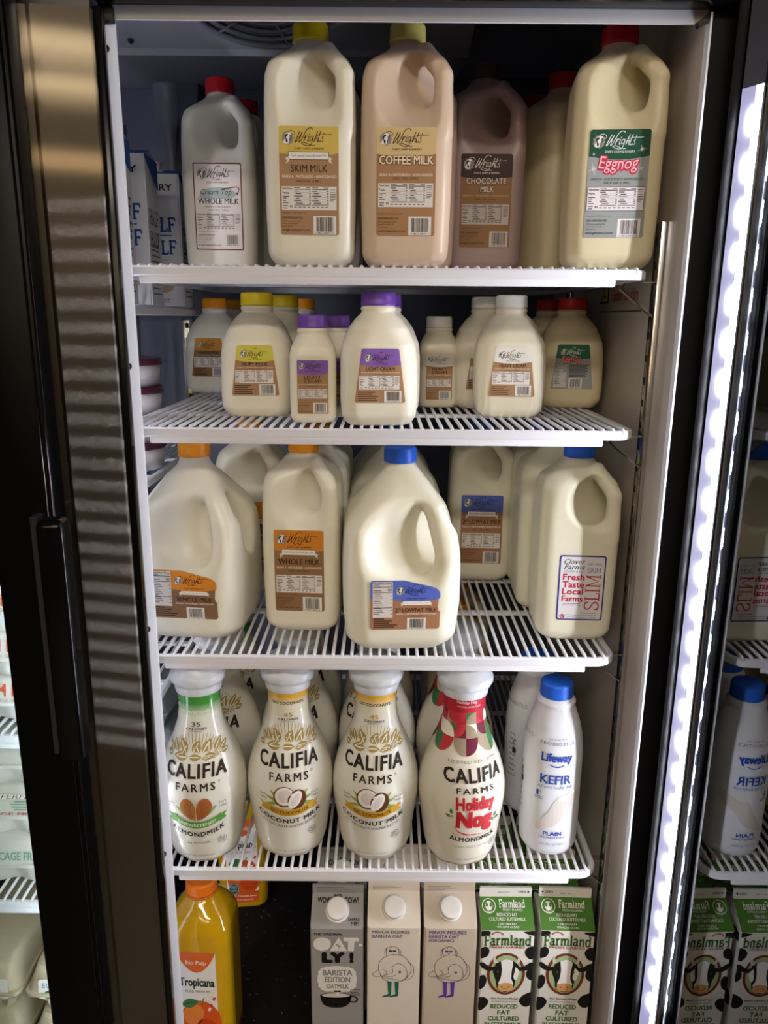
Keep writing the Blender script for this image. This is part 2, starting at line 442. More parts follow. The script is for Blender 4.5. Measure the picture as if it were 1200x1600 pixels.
def barcode(c, x0, y0, x1, y1, layer=3, ink='35322f', paper='e9e4df', seed=1):
    c.rect(x0, y0, x1, y1, paper, layer)
    rg = random.Random(seed); w = x1 - x0; h = y1 - y0
    x = x0 + w * .13; xe = x1 - w * .12
    while x < xe:
        b = w * rg.choice((.012, .02, .03)); c.rect(x, y0 + h * .16, min(x + b, xe), y1 - h * .08, ink, layer + 1)
        x += b + w * rg.choice((.012, .016, .024))
    c.text('0 48612 80071 4', x0 + w * .1, y0 + h * .03, x1 - w * .1, y0 + h * .13, ink, layer + 1)
def nutrition(c, x0, y0, x1, y1, layer=3, ink='4a403a', paper='e9e2dd'):
    w, h = x1 - x0, y1 - y0
    c.rect(x0, y0, x1, y1, paper, layer); L = layer + 1
    X = lambda f: x0 + w * f
    Y = lambda f: y0 + h * f
    c.text('Nutrition', X(.02), Y(.86), X(.20), Y(.96), ink, L, bold=.02)
    c.text('Facts', X(.02), Y(.68), X(.13), Y(.79), ink, L, bold=.02)
    for q, wd in ((.56, .12), (.49, .07), (.38, .06), (.29, .1), (.16, .09), (.06, .08)):
        c.rect(X(.02), Y(q), X(.02 + wd), Y(q + .035), ink, L)
    c.text('90', X(.14), Y(.1), X(.2), Y(.2), ink, L, bold=.02)
    for a, b in ((.225, .53), (.555, .855)):
        c.rect(X(a), Y(.86), X(b), Y(.895), ink, L); c.rect(X(a), Y(.2), X(b), Y(.225), ink, L)
        c.rect(X(a), Y(.93), X(a + .11), Y(.955), ink, L); c.rect(X(b - .09), Y(.93), X(b), Y(.955), ink, L)
        for k in range(6):
            yy = .78 - .1 * k
            c.rect(X(a), Y(yy - .035), X(b), Y(yy - .028), ink, L)
            c.rect(X(a + (.03 if k % 2 else 0)), Y(yy), X(a + .1 + .03 * ((k * 7) % 3)), Y(yy + .035), ink, L)
            c.rect(X(b - .03), Y(yy), X(b), Y(yy + .035), ink, L)
        for k in range(4): c.rect(X(a + .08 * k), Y(.1), X(a + .05 + .08 * k), Y(.135), ink, L)
    for k in range(8): c.rect(X(.88), Y(.88 - .07 * k), X(.985 if k < 7 else .95), Y(.905 - .07 * k), ink, L)
def nutrition_tall(c, x0, y0, x1, y1, layer=3, ink='4a433f', paper='d9d3cd'):
    w, h = x1 - x0, y1 - y0; L = layer + 1
    c.rect(x0, y0, x1, y1, paper, layer)
    c.text('Nutrition Facts', x0 + w * .04, y0 + h * .93, x1 - w * .04, y0 + h * .985, ink, L, bold=.02)
    for q in (.855, .70, .27): c.rect(x0 + w * .02, y0 + h * q, x1 - w * .02, y0 + h * (q + .017), ink, L)
    c.text('Calories', x0 + w * .04, y0 + h * .745, x0 + w * .42, y0 + h * .79, ink, L, bold=.03)
    c.text('120', x1 - w * .25, y0 + h * .745, x1 - w * .04, y0 + h * .81, ink, L, bold=.03)
    for k in range(17):
        yy = .9 - .05 * k
        if abs(yy - .75) < .06: continue
        c.rect(x0 + w * (.04 + .06 * (k % 3 == 2)), y0 + h * yy, x0 + w * (.35 + .13 * ((k * 5) % 4) / 2), y0 + h * (yy + .016), ink, L)
        if k % 2 == 0: c.rect(x1 - w * .12, y0 + h * yy, x1 - w * .03, y0 + h * (yy + .016), ink, L)

# the script wordmark and the round cow emblem; box is the 100-wide label frame of the half-gallon label
def wordmark(c, f, ink, layer=4, emblem=True, eg='8f8f8c', scale=1.0):
    def Z(*pts): return [f(*(((x - 150) / 7.35), ((1360 - y) / 7.35))) for x, y in pts]
    k = scale / 7.35
    S = lambda pts, w: c.stroke(Z(*pts), w * k, ink, layer, n=5)
    S([(262, 165), (300, 152), (335, 160), (350, 182), (334, 204), (318, 196)], 6)
    S([(412, 160), (388, 205), (352, 282), (372, 270), (410, 220), (442, 168)], 10)
    S([(442, 165), (420, 215), (402, 284), (430, 258), (470, 185), (505, 135), (540, 120), (566, 128), (566, 142)], 9)
    S([(478, 205), (468, 240), (456, 276), (472, 240), (495, 212), (510, 214)], 9)
    S([(524, 214), (508, 252), (508, 274), (526, 262)], 9)
    S([(574, 216), (548, 216), (532, 248), (542, 268), (562, 250), (576, 216), (560, 278), (536, 318), (490, 322), (440, 304), (432, 292), (470, 288), (520, 308), (560, 320), (592, 318)], 8)
    S([(632, 158), (606, 216), (582, 276), (604, 240), (624, 226), (622, 252), (622, 276), (640, 262)], 9)
    S([(668, 158), (645, 220), (634, 262), (646, 278), (664, 262)], 9)
    S([(608, 212), (660, 196), (720, 194), (798, 190)], 6)
    S([(704, 214), (684, 228), (694, 250), (690, 270), (664, 276)], 8)
    S([(712, 172), (702, 190)], 8)
    c.poly(Z((520, 192), (529, 184), (536, 192), (528, 200)), ink, layer)
    if emblem:
        pts = []
        for q in range(36):
            a = 2 * math.pi * q / 36; r = 72 + 6 * math.cos(9 * a)
            pts.append((262 + r * math.cos(a), 238 + r * 1.05 * math.sin(a)))
        c.poly(Z(*pts[::-1]), eg, layer - 1)
        c.poly(Z((235, 190), (262, 172), (300, 178), (306, 196), (282, 206), (285, 240), (268, 300), (236, 304), (206, 292), (214, 262), (240, 230))[::-1], 'f2efe8', layer)
        c.poly(Z((240, 194), (262, 186), (266, 208), (246, 216), (240, 240), (262, 262), (258, 296), (240, 286), (232, 240), (222, 214))[::-1], '2d2a2a', layer + 1)
        c.poly(Z((284, 205), (300, 200), (296, 236), (280, 250), (276, 290), (290, 262), (310, 226), (306, 190))[::-1], '4c4a4a', layer + 1)
def ident(x, y): return (x, y)

def banner(c, f, layer=4):
    Q = lambda *p: [f(*q) for q in p]
    c.poly(Q((10, 121), (18, 126), (17, 117), (10, 113), (13.5, 118)), 'e3dcd4', layer)
    c.poly(Q((89, 121), (82, 126), (83, 117), (90, 113), (86.5, 118)), 'e3dcd4', layer)
    c.poly(Q((15, 119), (83.5, 119), (83.5, 132), (15, 132)), '5b4636', layer)
    c.poly(Q((16, 120), (82.5, 120), (82.5, 131), (16, 131)), 'f3ede6', layer + 1)
def small_print(c, f, ink, ll='wrightsdairyfarm.com'):
    def T(s, a, b, d, e, **k):
        p0 = f(a, b); p1 = f(d, e); c.text(s, p0[0], p0[1], p1[0], p1[1], ink, 4, **k)
    T('Ingredients: Milk, Vitamin D3', 3, 34, 44, 36.5)
    T('KEEP REFRIGERATED', 3, 26, 38, 29.5, bold=.01)
    T('200 Woonsocket Hill Rd.', 3, 21, 35, 23.5); T('North Smithfield, RI', 3, 17, 30, 19.5); T('Plant 44-09', 3, 13, 20, 15)
    T(ll, 3, 5, 50, 10, bold=.01)

def half_label(style):
    """100 x 171 half-gallon / pint label"""
    c = Canvas(); f = ident; H = 171.4
    st = dict(
        skim=('d9bd5c', 'ab8562', '3a2418', 'SKIM MILK'), whole=('d6882f', '93704f', '3a2418', 'WHOLE MILK'),
        low=('5a6cc0', 'a67858', '3a2418', '2% LOWFAT MILK'), coffee=('dcc188', 'ab8058', '35241a', 'COFFEE MILK'),
        choco=('43302f', '8c6a49', 'd9d0c8', 'CHOCOLATE|MILK'), egg=('1f4d38', '9a9d9b', 'e8ecea', 'Eggnog'),
        cream=('e4dcd6', 'e4dcd6', '3a3433', 'WHOLE MILK'), light=('8a62b4', 'ab8562', '2d2130', 'LIGHT|CREAM'),
        heavy=('e9e5df', 'ab8562', '3a2a20', 'HEAVY|CREAM'))[style]
    top, bot, wm, name = st
    dark = '3a2418' if style != 'egg' else '34383a'
    if style == 'cream':
        c.rrect(0, 0, 100, H, 3, '6d2a26', 1); c.rrect(2.2, 2.2, 97.8, H - 2.2, 2.2, top, 2)
    else:
        c.rrect(0, 0, 100, H, 4, bot, 1)
        hy = 128
        n = 12; low = 3.5
        pts = [(0, hy + 2)] + [(100 * k / n, hy + 2 - low * math.sin(math.pi * k / n) * 1.6) for k in range(1, n)] + [(100, hy + 2)]
        pts += [(100, H - 4), (98.8, H - 1.2), (96, H), (4, H), (1.2, H - 1.2), (0, H - 4)]
        c.poly(pts, top, 2)
    sh = (lambda x, y: (x * .94 + 3, y - 3)) if style == 'cream' else ident
    wordmark(c, sh, wm)
    a, b = sh(26, 135); d, e = sh(76, 138.5)
    c.text('DAIRY FARM & BAKERY', a, b, d, e, wm, 4, bold=.01)
    white = 'f2e6d4'
    if style in ('skim', 'whole', 'low'):
        banner(c, f); c.text('Fresh, natural, local milk since 1914', 20, 123.5, 79, 128, '5b5048', 6, shear=.15)
        if style == 'low':
            c.text('2', 4, 100, 11, 111.5, dark, 4, bold=.01); c.text('%', 12, 105, 18, 112, dark, 4)
            c.text('LOWFAT MILK', 21, 100, 97, 111.5, dark, 4, bold=.012)
        else:
            w = 31 if style == 'skim' else 42
            c.text(name, 50 - w, 100, 50 + w, 112, dark, 4, bold=.012)
        c.text('GRADE A • PASTEURIZED • HOMOGENIZED', 4, 91, 96, 95.5, white, 4, bold=.012)
        c.text('HALF GAL (1.89L)', 28, 83, 70, 88, dark, 4, bold=.01)
        nutrition(c, 3, 40, 96, 77.5); small_print(c, f, dark); barcode(c, 56, 1, 95, 31, seed=3)
    elif style == 'coffee':
        c.text(name, 3, 112, 97, 128.5, '2c1a12', 4, bold=.085); c.text(name, 4.2, 113.2, 95.8, 127.3, 'f0dcba', 5, bold=.03)
        c.text('GRADE A • PASTEURIZED • HOMOGENIZED', 4, 95, 95, 99.5, white, 4, bold=.012)
        c.text('HALF GAL (1.89L)', 28, 89, 70, 93.5, dark, 4, bold=.01)
        nutrition(c, 3, 46, 96, 84); small_print(c, f, dark); barcode(c, 55, 1, 94, 31, seed=5)
    elif style == 'choco':
        for k, (s, a, b, y) in enumerate((('CHOCOLATE', 10, 90, 116), ('MILK', 38, 66, 101))):
            c.text(s, a, y, b, y + 13, '2c1a1c', 4, bold=.08); c.text(s, a + 1, y + 1, b - 1, y + 12, 'd2c6be', 5, bold=.02)
        c.text('GRADE A • PASTEURIZED • HOMOGENIZED', 5, 94, 95, 98, 'c5a36a', 4, bold=.01)
        c.text('HALF GAL (1.89L)', 30, 87, 70, 91, dark, 4)
        nutrition(c, 4, 43, 96, 80, paper='b7aeaa'); small_print(c, f, dark); barcode(c, 60, 1, 96, 30, seed=8, paper='c5bcb5')
    elif style == 'egg':
        for x, y, r in ((87, 140, 8), (9, 110, 11), (8, 133, 4), (88, 111, 6)):
            for q in range(4):
                an = math.pi * q / 4 + .3; rr = r if q % 2 == 0 else r * .55
                c.stroke([(x - rr * math.cos(an), y - rr * math.sin(an), .1), (x, y, r * .16), (x + rr * math.cos(an), y + rr * math.sin(an), .1)], 1, 'd9e0dc', 3, smooth=False)
        c.text('Eggnog', 15, 100, 85, 130, 'c0334a', 4, bold=.09, shear=.2, curve=2); c.text('Eggnog', 17, 103, 83, 128.5, 'f3c3c6', 5, bold=.0, shear=.2, curve=2)
        c.text('GRADE A • PASTEURIZED • HOMOGENIZED', 5, 92, 95, 96, dark, 4); c.text('HALF GAL (1.89L)', 28, 85, 70, 90, dark, 4, bold=.01)
        c.rect(1.2, 43.2, 96.8, 82, dark, 3); nutrition(c, 2, 44, 96, 81, layer=4, paper='e6dfe0', ink='3c3033'); small_print(c, f, dark, 'wrightsri.com'); barcode(c, 56, 1, 94, 31, seed=9)
    elif style == 'cream':
        pts = [(10, 103), (18, 117), (45, 124), (75, 121), (88, 112), (80, 104), (60, 102), (30, 101)]
        c.poly(catmull(pts + pts[:1])[:-1][::-1], 'a9b9b5', 3)
        c.text('Cream Top', 14, 107, 78, 120, '3d3a3c', 4, shear=.3)
        c.stroke([(58, 121), (75, 123), (90, 125), (94, 121), (91, 113)], 1.8, '7c2c2a', 5); c.poly([(87.5, 114), (94, 114.5), (90, 108)][::-1], '7c2c2a', 5)
        c.text(name, 8, 91, 93, 103, '1f1d20', 5, bold=.015)
        c.text('GRADE A • PASTEURIZED', 22, 84, 76, 87.5, '4a4444', 4); c.text('HALF GAL (1.89L)', 28, 77, 70, 81, '3a3433', 4)
        nutrition(c, 4, 40, 96, 74, paper='ddd5cf'); small_print(c, lambda x, y: (x + 2, y + 2), '3a3433'); barcode(c, 62, 8, 92, 32, seed=4, paper='ddd5cf')
    else:
        for k, (s, y) in enumerate(zip(name.split('|'), (112, 99))):
            c.text(s, 22, y, 78, y + 11.5, dark, 4, bold=.012)
        c.text('GRADE A • PASTEURIZED • HOMOGENIZED', 5, 93, 95, 96, white, 4)
        c.text('16 FL OZ (473ML)', 30, 86, 70, 90, dark, 4)
        nutrition(c, 3, 50, 96, 80); small_print(c, f, dark); barcode(c, 50, 1, 96, 36, seed=6)
    return c
def quart_label(style):
    """trapezoid label 100 wide at the foot, 72 at the head, 105 tall"""
    c = Canvas()
    top, bot, wm, name = dict(skim=('d6cf55', 'ab8562', '3a3020', 'SKIM MILK'), whole=('c98d35', '97754a', '3a2418', 'WHOLE MILK'),
        light=('8a62b4', 'ab8562', '2d2130', 'LIGHT CREAM'), heavy=('e9e5dc', 'ab8562', '3a3a35', 'HEAVY CREAM'),
        egg=('2c6a4c', 'a3a8a8', 'dfe8e2', 'Eggnog'))[style]
    dark = '3a2418' if style != 'egg' else '34383a'
    c.poly([(2, 0), (98, 0), (100, 3), (87, 102), (84, 105), (16, 105), (13, 102), (0, 3)], bot, 1)
    c.poly([(9.3, 74), (30, 71), (50, 70), (70, 71), (90.7, 74), (87, 102), (84, 105), (16, 105), (13, 102)], top, 2)
    wordmark(c, lambda x, y: (16 + x * .68, 77 + (y - 139) * .72), wm, scale=.7)
    c.text('DAIRY FARM & BAKERY', 36, 74.5, 66, 77, wm, 4)
    if style == 'egg':
        c.text('Eggnog', 22, 60, 70, 78, 'c0334a', 4, bold=.09, shear=.2); c.text('Eggnog', 23, 62, 69, 77, 'f3c3c6', 5, shear=.2)
        nutrition_tall(c, 6, 4, 36, 56, paper='d5d3d3')
        for k in range(9): c.rect(42, 56 - 3.4 * k, 88 - (k * 5) % 9, 57.6 - 3.4 * k, dark, 3)
        barcode(c, 42, 2, 74, 26, seed=12)
    else:
        c.text(name, 22, 62, 78, 70, dark, 4, bold=.012)
        c.text('GRADE A • PASTEURIZED • HOMOGENIZED', 12, 58, 88, 60, 'f2e6d4', 4, bold=.01); c.text('1 QUART (946ML)', 34, 54.5, 66, 56.8, dark, 4)
        nutrition(c, 8, 26, 88, 53); barcode(c, 58, 1, 92, 24, seed=11)
        for k, (wd, b) in enumerate(((34, 0), (28, .01), (40, 0), (36, 0), (38, .01))): c.rect(6, 20 - 4 * k, 6 + wd, 21.6 - 4 * k, dark, 3)
    return c
def gallon_label(style):
    """100 wide, 75 tall, sloped upper right corner"""
    c = Canvas()
    top, bot, wm, name = dict(whole=('d6882f', '86664a', '3a2418', 'WHOLE MILK'), low=('5a6cc0', 'a67858', '26306b', 'LOWFAT MILK'))[style]
    dark = '3a2418'
    out = [(3, 0), (97, 0), (100, 3), (100, 54), (98.5, 58.5), (94, 62.5), (88, 65), (48, 75), (3, 75), (0, 72), (0, 3)]
    c.poly(out, bot, 1)
    c.poly([(0, 48), (30, 46.5), (50, 43.5), (70, 43), (88, 45), (100, 47), (100, 54), (98.5, 58.5), (94, 62.5), (88, 65), (48, 75), (3, 75), (0, 72)], top, 2)
    nutrition_tall(c, 3.5, 19, 32, 73)
    wordmark(c, lambda x, y: (33.5 + x * .6, 51 + (y - 139) * .6), wm, scale=.62)
    c.text('DAIRY FARM & BAKERY', 52, 46.5, 81, 48.6, wm, 4, bold=.01)
    c.poly([(43, 40), (47, 43), (47, 37.5), (43, 36), (45, 38)], 'e3dcd4', 4); c.poly([(89, 40), (85, 43), (85, 37.5), (89, 36), (87, 38)], 'e3dcd4', 4)
    c.rect(47, 38, 85, 43.5, 'f3ede6', 5); c.text('Fresh, natural, local milk since 1914', 49, 39.8, 83, 41.8, '5b5048', 6)
    if style == 'low':
        c.text('2', 35.5, 27, 39.5, 33.5, dark, 4, bold=.01); c.text('%', 40, 30, 44, 33.5, dark, 4); c.text(name, 46, 27, 96, 33.5, dark, 4, bold=.012)
    else: c.text(name, 39, 27, 93, 34.5, dark, 4, bold=.012)
    c.text('GRADE A • PASTEURIZED • HOMOGENIZED', 37, 23, 95, 25.3, 'f2e6d4', 4, bold=.012); c.text('1 GAL (3.78L)', 57, 19, 77, 21.5, dark, 4)
    barcode(c, 53, -.4, 80, 18, seed=14)
    for k, (wd, b) in enumerate(((15, 0), (26, 0), (22, 0), (34, 0), (30, 0))): c.rect(5, 16 - 3.2 * k, 5 + wd, 17.5 - 3.2 * k, dark, 3)
    return c
def clover_label():
    c = Canvas()
    c.rrect(0, 0, 100, 150, 6, '2b2f86', 1); c.rrect(3, 3, 97, 147, 4, 'dcdadb', 2)
    c.text('Clover', 10, 130, 55, 142, '2a3a33', 4, shear=.35, bold=.01); c.text('Farms', 10, 118, 55, 129, '2a3a33', 4, shear=.35, bold=.01)
    c.text('VITAMIN A & D', 11, 111, 52, 116, '5d64a8', 4)
    for s, y, w in (('Fresh', 93, 47), ('Taste', 76, 47), ('Local', 60, 46), ('Farms', 43, 46)):
        c.text(s, 9, y, 9 + w, y + 15, 'b3243f', 4, bold=.03)
    for y in (38, 34.5): c.rect(12, y, 50, y + 1.5, '77757c', 3)
    c.text('FAT FREE', 62, 128, 91, 133, '5d64a8', 4); slab(c, 'SKIM', 61, 112, 91, 123, '5560a6', 4, w=.1)
    slab(c, 'SLIM', 60, 24, 90, 108, 'bf4657', 4, w=.1, rot=90)
    c.text('Pasteurized', 52, 16, 86, 20, '3f4a45', 4, shear=.3); c.text('Homogenized Grade A', 22, 10, 86, 14, '3f4a45', 4, shear=.3); c.text('1/2 GALLON (1.89L)', 24, 4.5, 86, 8.5, '4d5078', 4)
    c.ell(13, 9, 6, 5, 'a83246', 4); c.ring(13, 9, 4.2, 3.2, 1, 'e7d5d7', 5, a0=20, a1=300)
    return c
# ------------------------------------------------------------------ milk jugs
def put_shared(name, me, mat, parent, lab=None, loc=None):
    if not me.materials: me.materials.append(mat)
    o = bpy.data.objects.new(name, me); COL.objects.link(o); o.parent = parent
    o.material_slots[0].link = 'OBJECT'; o.material_slots[0].material = mat
    if loc is not None: o.location = loc
    if lab: o['label'] = lab
    return o
MILK = {
 'skim': M('plastic_skim', (236, 231, 212), .32, sss=.25), 'coffee': M('plastic_coffee', (217, 193, 168), .32, sss=.2),
 'choco': M('plastic_chocolate', (160, 137, 136), .34), 'egg': M('plastic_eggnog', (226, 213, 176), .33, sss=.2),
 'whole': M('plastic_whole', (236, 232, 214), .32, sss=.25), 'low': M('plastic_lowfat', (236, 232, 212), .32, sss=.25),
 'light': M('plastic_light_cream', (238, 233, 214), .32, sss=.25), 'heavy': M('plastic_heavy_cream', (230, 223, 200), .34, sss=.2),
 'clover': M('plastic_clover', (226, 222, 198), .33, sss=.2), 'cream': M('plastic_cream_top', (222, 218, 204), .33, sss=.2)}
CAPC = {'yellow': (238, 214, 20), 'pale yellow': (226, 217, 120), 'red': (190, 20, 34), 'brown': (70, 34, 38), 'orange': (246, 156, 18),
        'purple': (112, 66, 172), 'white': (222, 222, 218), 'blue': (34, 98, 214), 'orange deep': (240, 124, 22)}
def cap_mat(c): return M('cap_' + c.replace(' ', '_'), CAPC[c], .38)

H_S = prof([(0, .036), (.004, .0425), (.012, .0468), (.06, .0482), (.12, .0485), (.165, .0478), (.190, .0468), (.203, .0432), (.2205, .0215), (.2255, .0175), (.230, .0165), (.246, .0165)], .006)
H_R = prof([(0, .019), (.16, .019), (.203, .023), (.2205, .0214), (.2255, .0174), (.246, .0165)], .005)
G_S = prof([(0, .054), (.005, .062), (.014, .0675), (.05, .0705), (.10, .0708), (.145, .068), (.165, .060), (.2, .034), (.211, .021), (.218, .0180), (.224, .0168), (.246, .0168)], .009)
G_R = prof([(0, .030), (.12, .030), (.17, .034), (.2, .032), (.211, .021), (.218, .0178), (.246, .0168)], .008)
def jug_fn(S, Rr, ztop, scoop, slot, chain, ks, kh):
    """scoop: shallow dish in the front; slot: finger hole running round the front right corner; chain: the handle"""
    def fn(X, Y, Z):
        zc = np.clip(Z, 0, ztop)
        s = S(zc); r = np.minimum(Rr(zc), s * .999)
        ds = (S(np.clip(zc + .001, 0, ztop)) - s) / .001
        d = sd_rsq(X, Y, s, r) / np.sqrt(1 + np.minimum(ds * ds, 6))
        d = np.maximum(np.maximum(d, -Z), Z - ztop)
        d = smax(d, -sd_ellipsoid(X, Y, Z, *scoop), ks)
        A = (X + Y) * .70711; B = (X - Y) * .70711
        d = smax(d, -sd_ellipsoid(A, B, Z, *slot), ks * .6)
        h = None
        for (a, b, ra, rb) in chain:
            q = sd_capsule(X, Y, Z, a, b, ra, rb); h = q if h is None else smin(h, q, .004)
        return smin(d, h, kh)
    return fn
_BODY = {}
def half_body(kind='std'):
    if kind in _BODY: return _BODY[kind]
    if kind == 'std':
        fn = jug_fn(H_S, H_R, .232, ((.010, -.0560, .176), (.038, .024, .040)), ((-.002, .0335, .185), (.060, .0165, .0275)),
                    [((.0372, -.0375, .136), (.0368, -.0375, .188), .0090, .0084), ((.0368, -.0375, .188), (.0190, -.0200, .2145), .0084, .0092)], .012, .008)
    else:
        fn = jug_fn(H_S, H_R, .232, ((.020, -.0560, .180), (.030, .022, .036)), ((-.004, .0345, .180), (.060, .0175, .0310)),
                    [((.0378, -.0380, .132), (.0375, -.0380, .186), .0084, .0080), ((.0375, -.0380, .186), (.0190, -.0200, .2145), .0080, .0092)], .009, .006)
    _BODY[kind] = surface_nets(fn, (-.056, -.056, -.004), (.056, .056, .236), .0019)
    return _BODY[kind]
def gallon_body(kind='std'):
    k = 'g' + kind
    if k in _BODY: return _BODY[k]
    cx = -.004 if kind == 'std' else .006
    fn = jug_fn(G_S, G_R, .226, ((cx, -.080, .138), (.056, .040, .056)), ((-.006, .050 if kind == 'std' else .052, .138), (.085, .021 if kind == 'std' else .024, .044)),
                [((.0480, -.0495, .060), (.0515, -.0535, .116), .0160, .0118), ((.0515, -.0535, .116), (.038, -.040, .170), .0118, .0112), ((.038, -.040, .170), (.012, -.012, .205), .0112, .0125)], .016, .012)
    _BODY[k] = surface_nets(fn, (-.080, -.080, -.004), (.080, .080, .232), .0027)
    return _BODY[k]
_CAPM = {}
def cap_mesh(r=.0192, h=.0185):
    k = (r, h)
    if k in _CAPM: return _CAPM[k]
    bm = bmesh.new()
    kn = lambda t, i: 1 + (.010 * math.cos(48 * t) if 3 <= i <= 5 else 0)
    bm_lathe(bm, [(r * .97, 0), (r * 1.0, .0006), (r * 1.0, h * .16), (r * .985, h * .2), (r * .985, h * .6), (r * .975, h * .86), (r * .93, h * .97), (r * .88, h), (r * .6, h * .985), (0.0004, h * .985)], 96, mod=kn)
    me = bpy.data.meshes.new('cap'); bm.normal_update(); bm.to_mesh(me); bm.free(); me.shade_smooth(); me.set_sharp_from_angle(angle=R(50))
    _CAPM[k] = me; return me
_LAB = {}
def label_mesh(key, canvas_fn, width, cut, fmap):
    """mesh data for a label wrapped onto a body, made once"""
    if key in _LAB: return _LAB[key]
    o = canvas_fn().emit('label', fmap, cutu=cut, cutv=cut)
    me = o.data; bpy.data.objects.remove(o); _LAB[key] = me; return me
def half_map(x0, z0, k):
    def f(u, v, l):
        x = (u - 50) * k + x0; z = v * k + z0
        return (x, -rsq_front(x, float(H_S(z)), float(H_R(z))) - .00045 - l * .00009, z)
    return f
def gal_map(x0, z0, k):
    def f(u, v, l):
        x = (u - 50) * k + x0; z = v * k + z0
        return (x, -rsq_front(x, float(G_S(z)), float(G_R(z))) - .0006 - l * .0001, z)
    return f
def half_jug(style, milk, cap, label, loc, rz=0.0, group=None, capname=None, lab=True, kind='std'):
    t = thing('milk_jug', label, 'milk jug', loc, rz, group)
    put_shared('body', half_body(kind), MILK[milk], t)
    put_shared('cap', cap_mesh(), cap_mat(cap), t, cap + ' screw cap', (0, 0, .2275))
    if lab:
        if style == 'clover': me = label_mesh('clover', clover_label, 0, 12, half_map(.004, .030, .00056))
        else: me = label_mesh('h' + style, lambda: half_label(style), 0, 14, half_map(0, .0305, .00062))
        o = bpy.data.objects.new('front_label', me); COL.objects.link(o); o.parent = t
        o['label'] = 'printed paper label'
    return t
def gallon_jug(style, milk, cap, label, loc, rz=0.0, group=None, kind='std', lab=True):
    t = thing('milk_jug', label, 'milk jug', loc, rz, group)
    put_shared('body', gallon_body(kind), MILK[milk], t)
    put_shared('cap', cap_mesh(.0200, .0185), cap_mat(cap), t, cap + ' screw cap', (0, 0, .222))
    if lab:
        me = label_mesh('g' + style, lambda: gallon_label(style), 0, 8, gal_map(.002, .031, .00083))
        o = bpy.data.objects.new('front_label', me); COL.objects.link(o); o.parent = t; o['label'] = 'printed paper label'
    return t
# quart: squat square bottle whose sides lean in to a round shoulder
Q_S = prof([(0, .034), (.003, .038), (.010, .0418), (.025, .0432), (.07, .0432), (.088, .0412), (.106, .034), (.117, .0255), (.122, .0195), (.125, .0182), (.1265, .0205), (.1285, .0205), (.130, .0172), (.136, .0172)], .0028)
Q_R = prof([(0, .018), (.03, .0195), (.075, .026), (.10, .0295), (.117, .0254), (.136, .0172)], .004)
P_S = prof([(0, .0215), (.0025, .0245), (.007, .0262), (.04, .0265), (.075, .0263), (.084, .0248), (.092, .0212), (.098, .0178), (.1005, .0168), (.102, .0185), (.1035, .0185), (.105, .0162), (.112, .0162)], .0022)
P_R = prof([(0, .010), (.075, .0105), (.09, .016), (.1, .0168), (.112, .0162)], .003)
def loft_body(key, S, Rr, ztop, n=96, mod=None, nz=90):
    if key in _BODY: return _BODY[key]
    bm = bmesh.new(); bm_loft(bm, np.linspace(0, ztop, nz), S, Rr, n, mod=mod)
    me = bpy.data.meshes.new('body'); bm.normal_update(); bm.to_mesh(me); bm.free(); me.shade_smooth(); me.set_sharp_from_angle(angle=R(60))
    _BODY[key] = me; return me
def ribs(x, y, z):
    """shallow upright flutes low on the wall"""
    a = max(0, min(1, (.045 - z) / .02)); q = .0005 * a
    return (x * (1 - q / .04 * (1 + math.cos(x * 900))), y * (1 - q / .04 * (1 + math.cos(x * 900))))
def sq_map(S, Rr, x0, z0, k, off=.0004):
    def f(u, v, l):
        x = (u - 50) * k + x0; z = v * k + z0
        return (x, -rsq_front(x, float(S(z)), float(Rr(z))) - off - l * .00008, z)
    return f
def quart(style, milk, cap, label, loc, rz=0.0, group=None, lab=True, fluted=False):
    t = thing('milk_bottle', label, 'bottle', loc, rz, group)
    put_shared('body', loft_body('quartf' if fluted else 'quart', Q_S, Q_R, .136, mod=ribs if fluted else None), MILK[milk], t)
    put_shared('cap', cap_mesh(.0196, .0150), cap_mat(cap), t, cap + ' screw cap', (0, 0, .1305))
    if lab:
        me = label_mesh('q' + style, lambda: quart_label(style), 0, 6, sq_map(Q_S, Q_R, 0, .026, .00056))
        o = bpy.data.objects.new('front_label', me); COL.objects.link(o); o.parent = t; o['label'] = 'tapered paper label'
    return t
def pint(style, milk, cap, label, loc, rz=0.0, group=None, lab=True):
    t = thing('cream_bottle', label, 'bottle', loc, rz, group)
    put_shared('body', loft_body('pint', P_S, P_R, .112), MILK[milk], t)
    put_shared('cap', cap_mesh(.0176, .0145), cap_mat(cap), t, cap + ' screw cap', (0, 0, .1055))
    if lab:
        me = label_mesh('p' + style, lambda: half_label(style), 0, 14, sq_map(P_S, P_R, 0, .0105, .00035))
        o = bpy.data.objects.new('front_label', me); COL.objects.link(o); o.parent = t; o['label'] = 'narrow paper label'
    return t
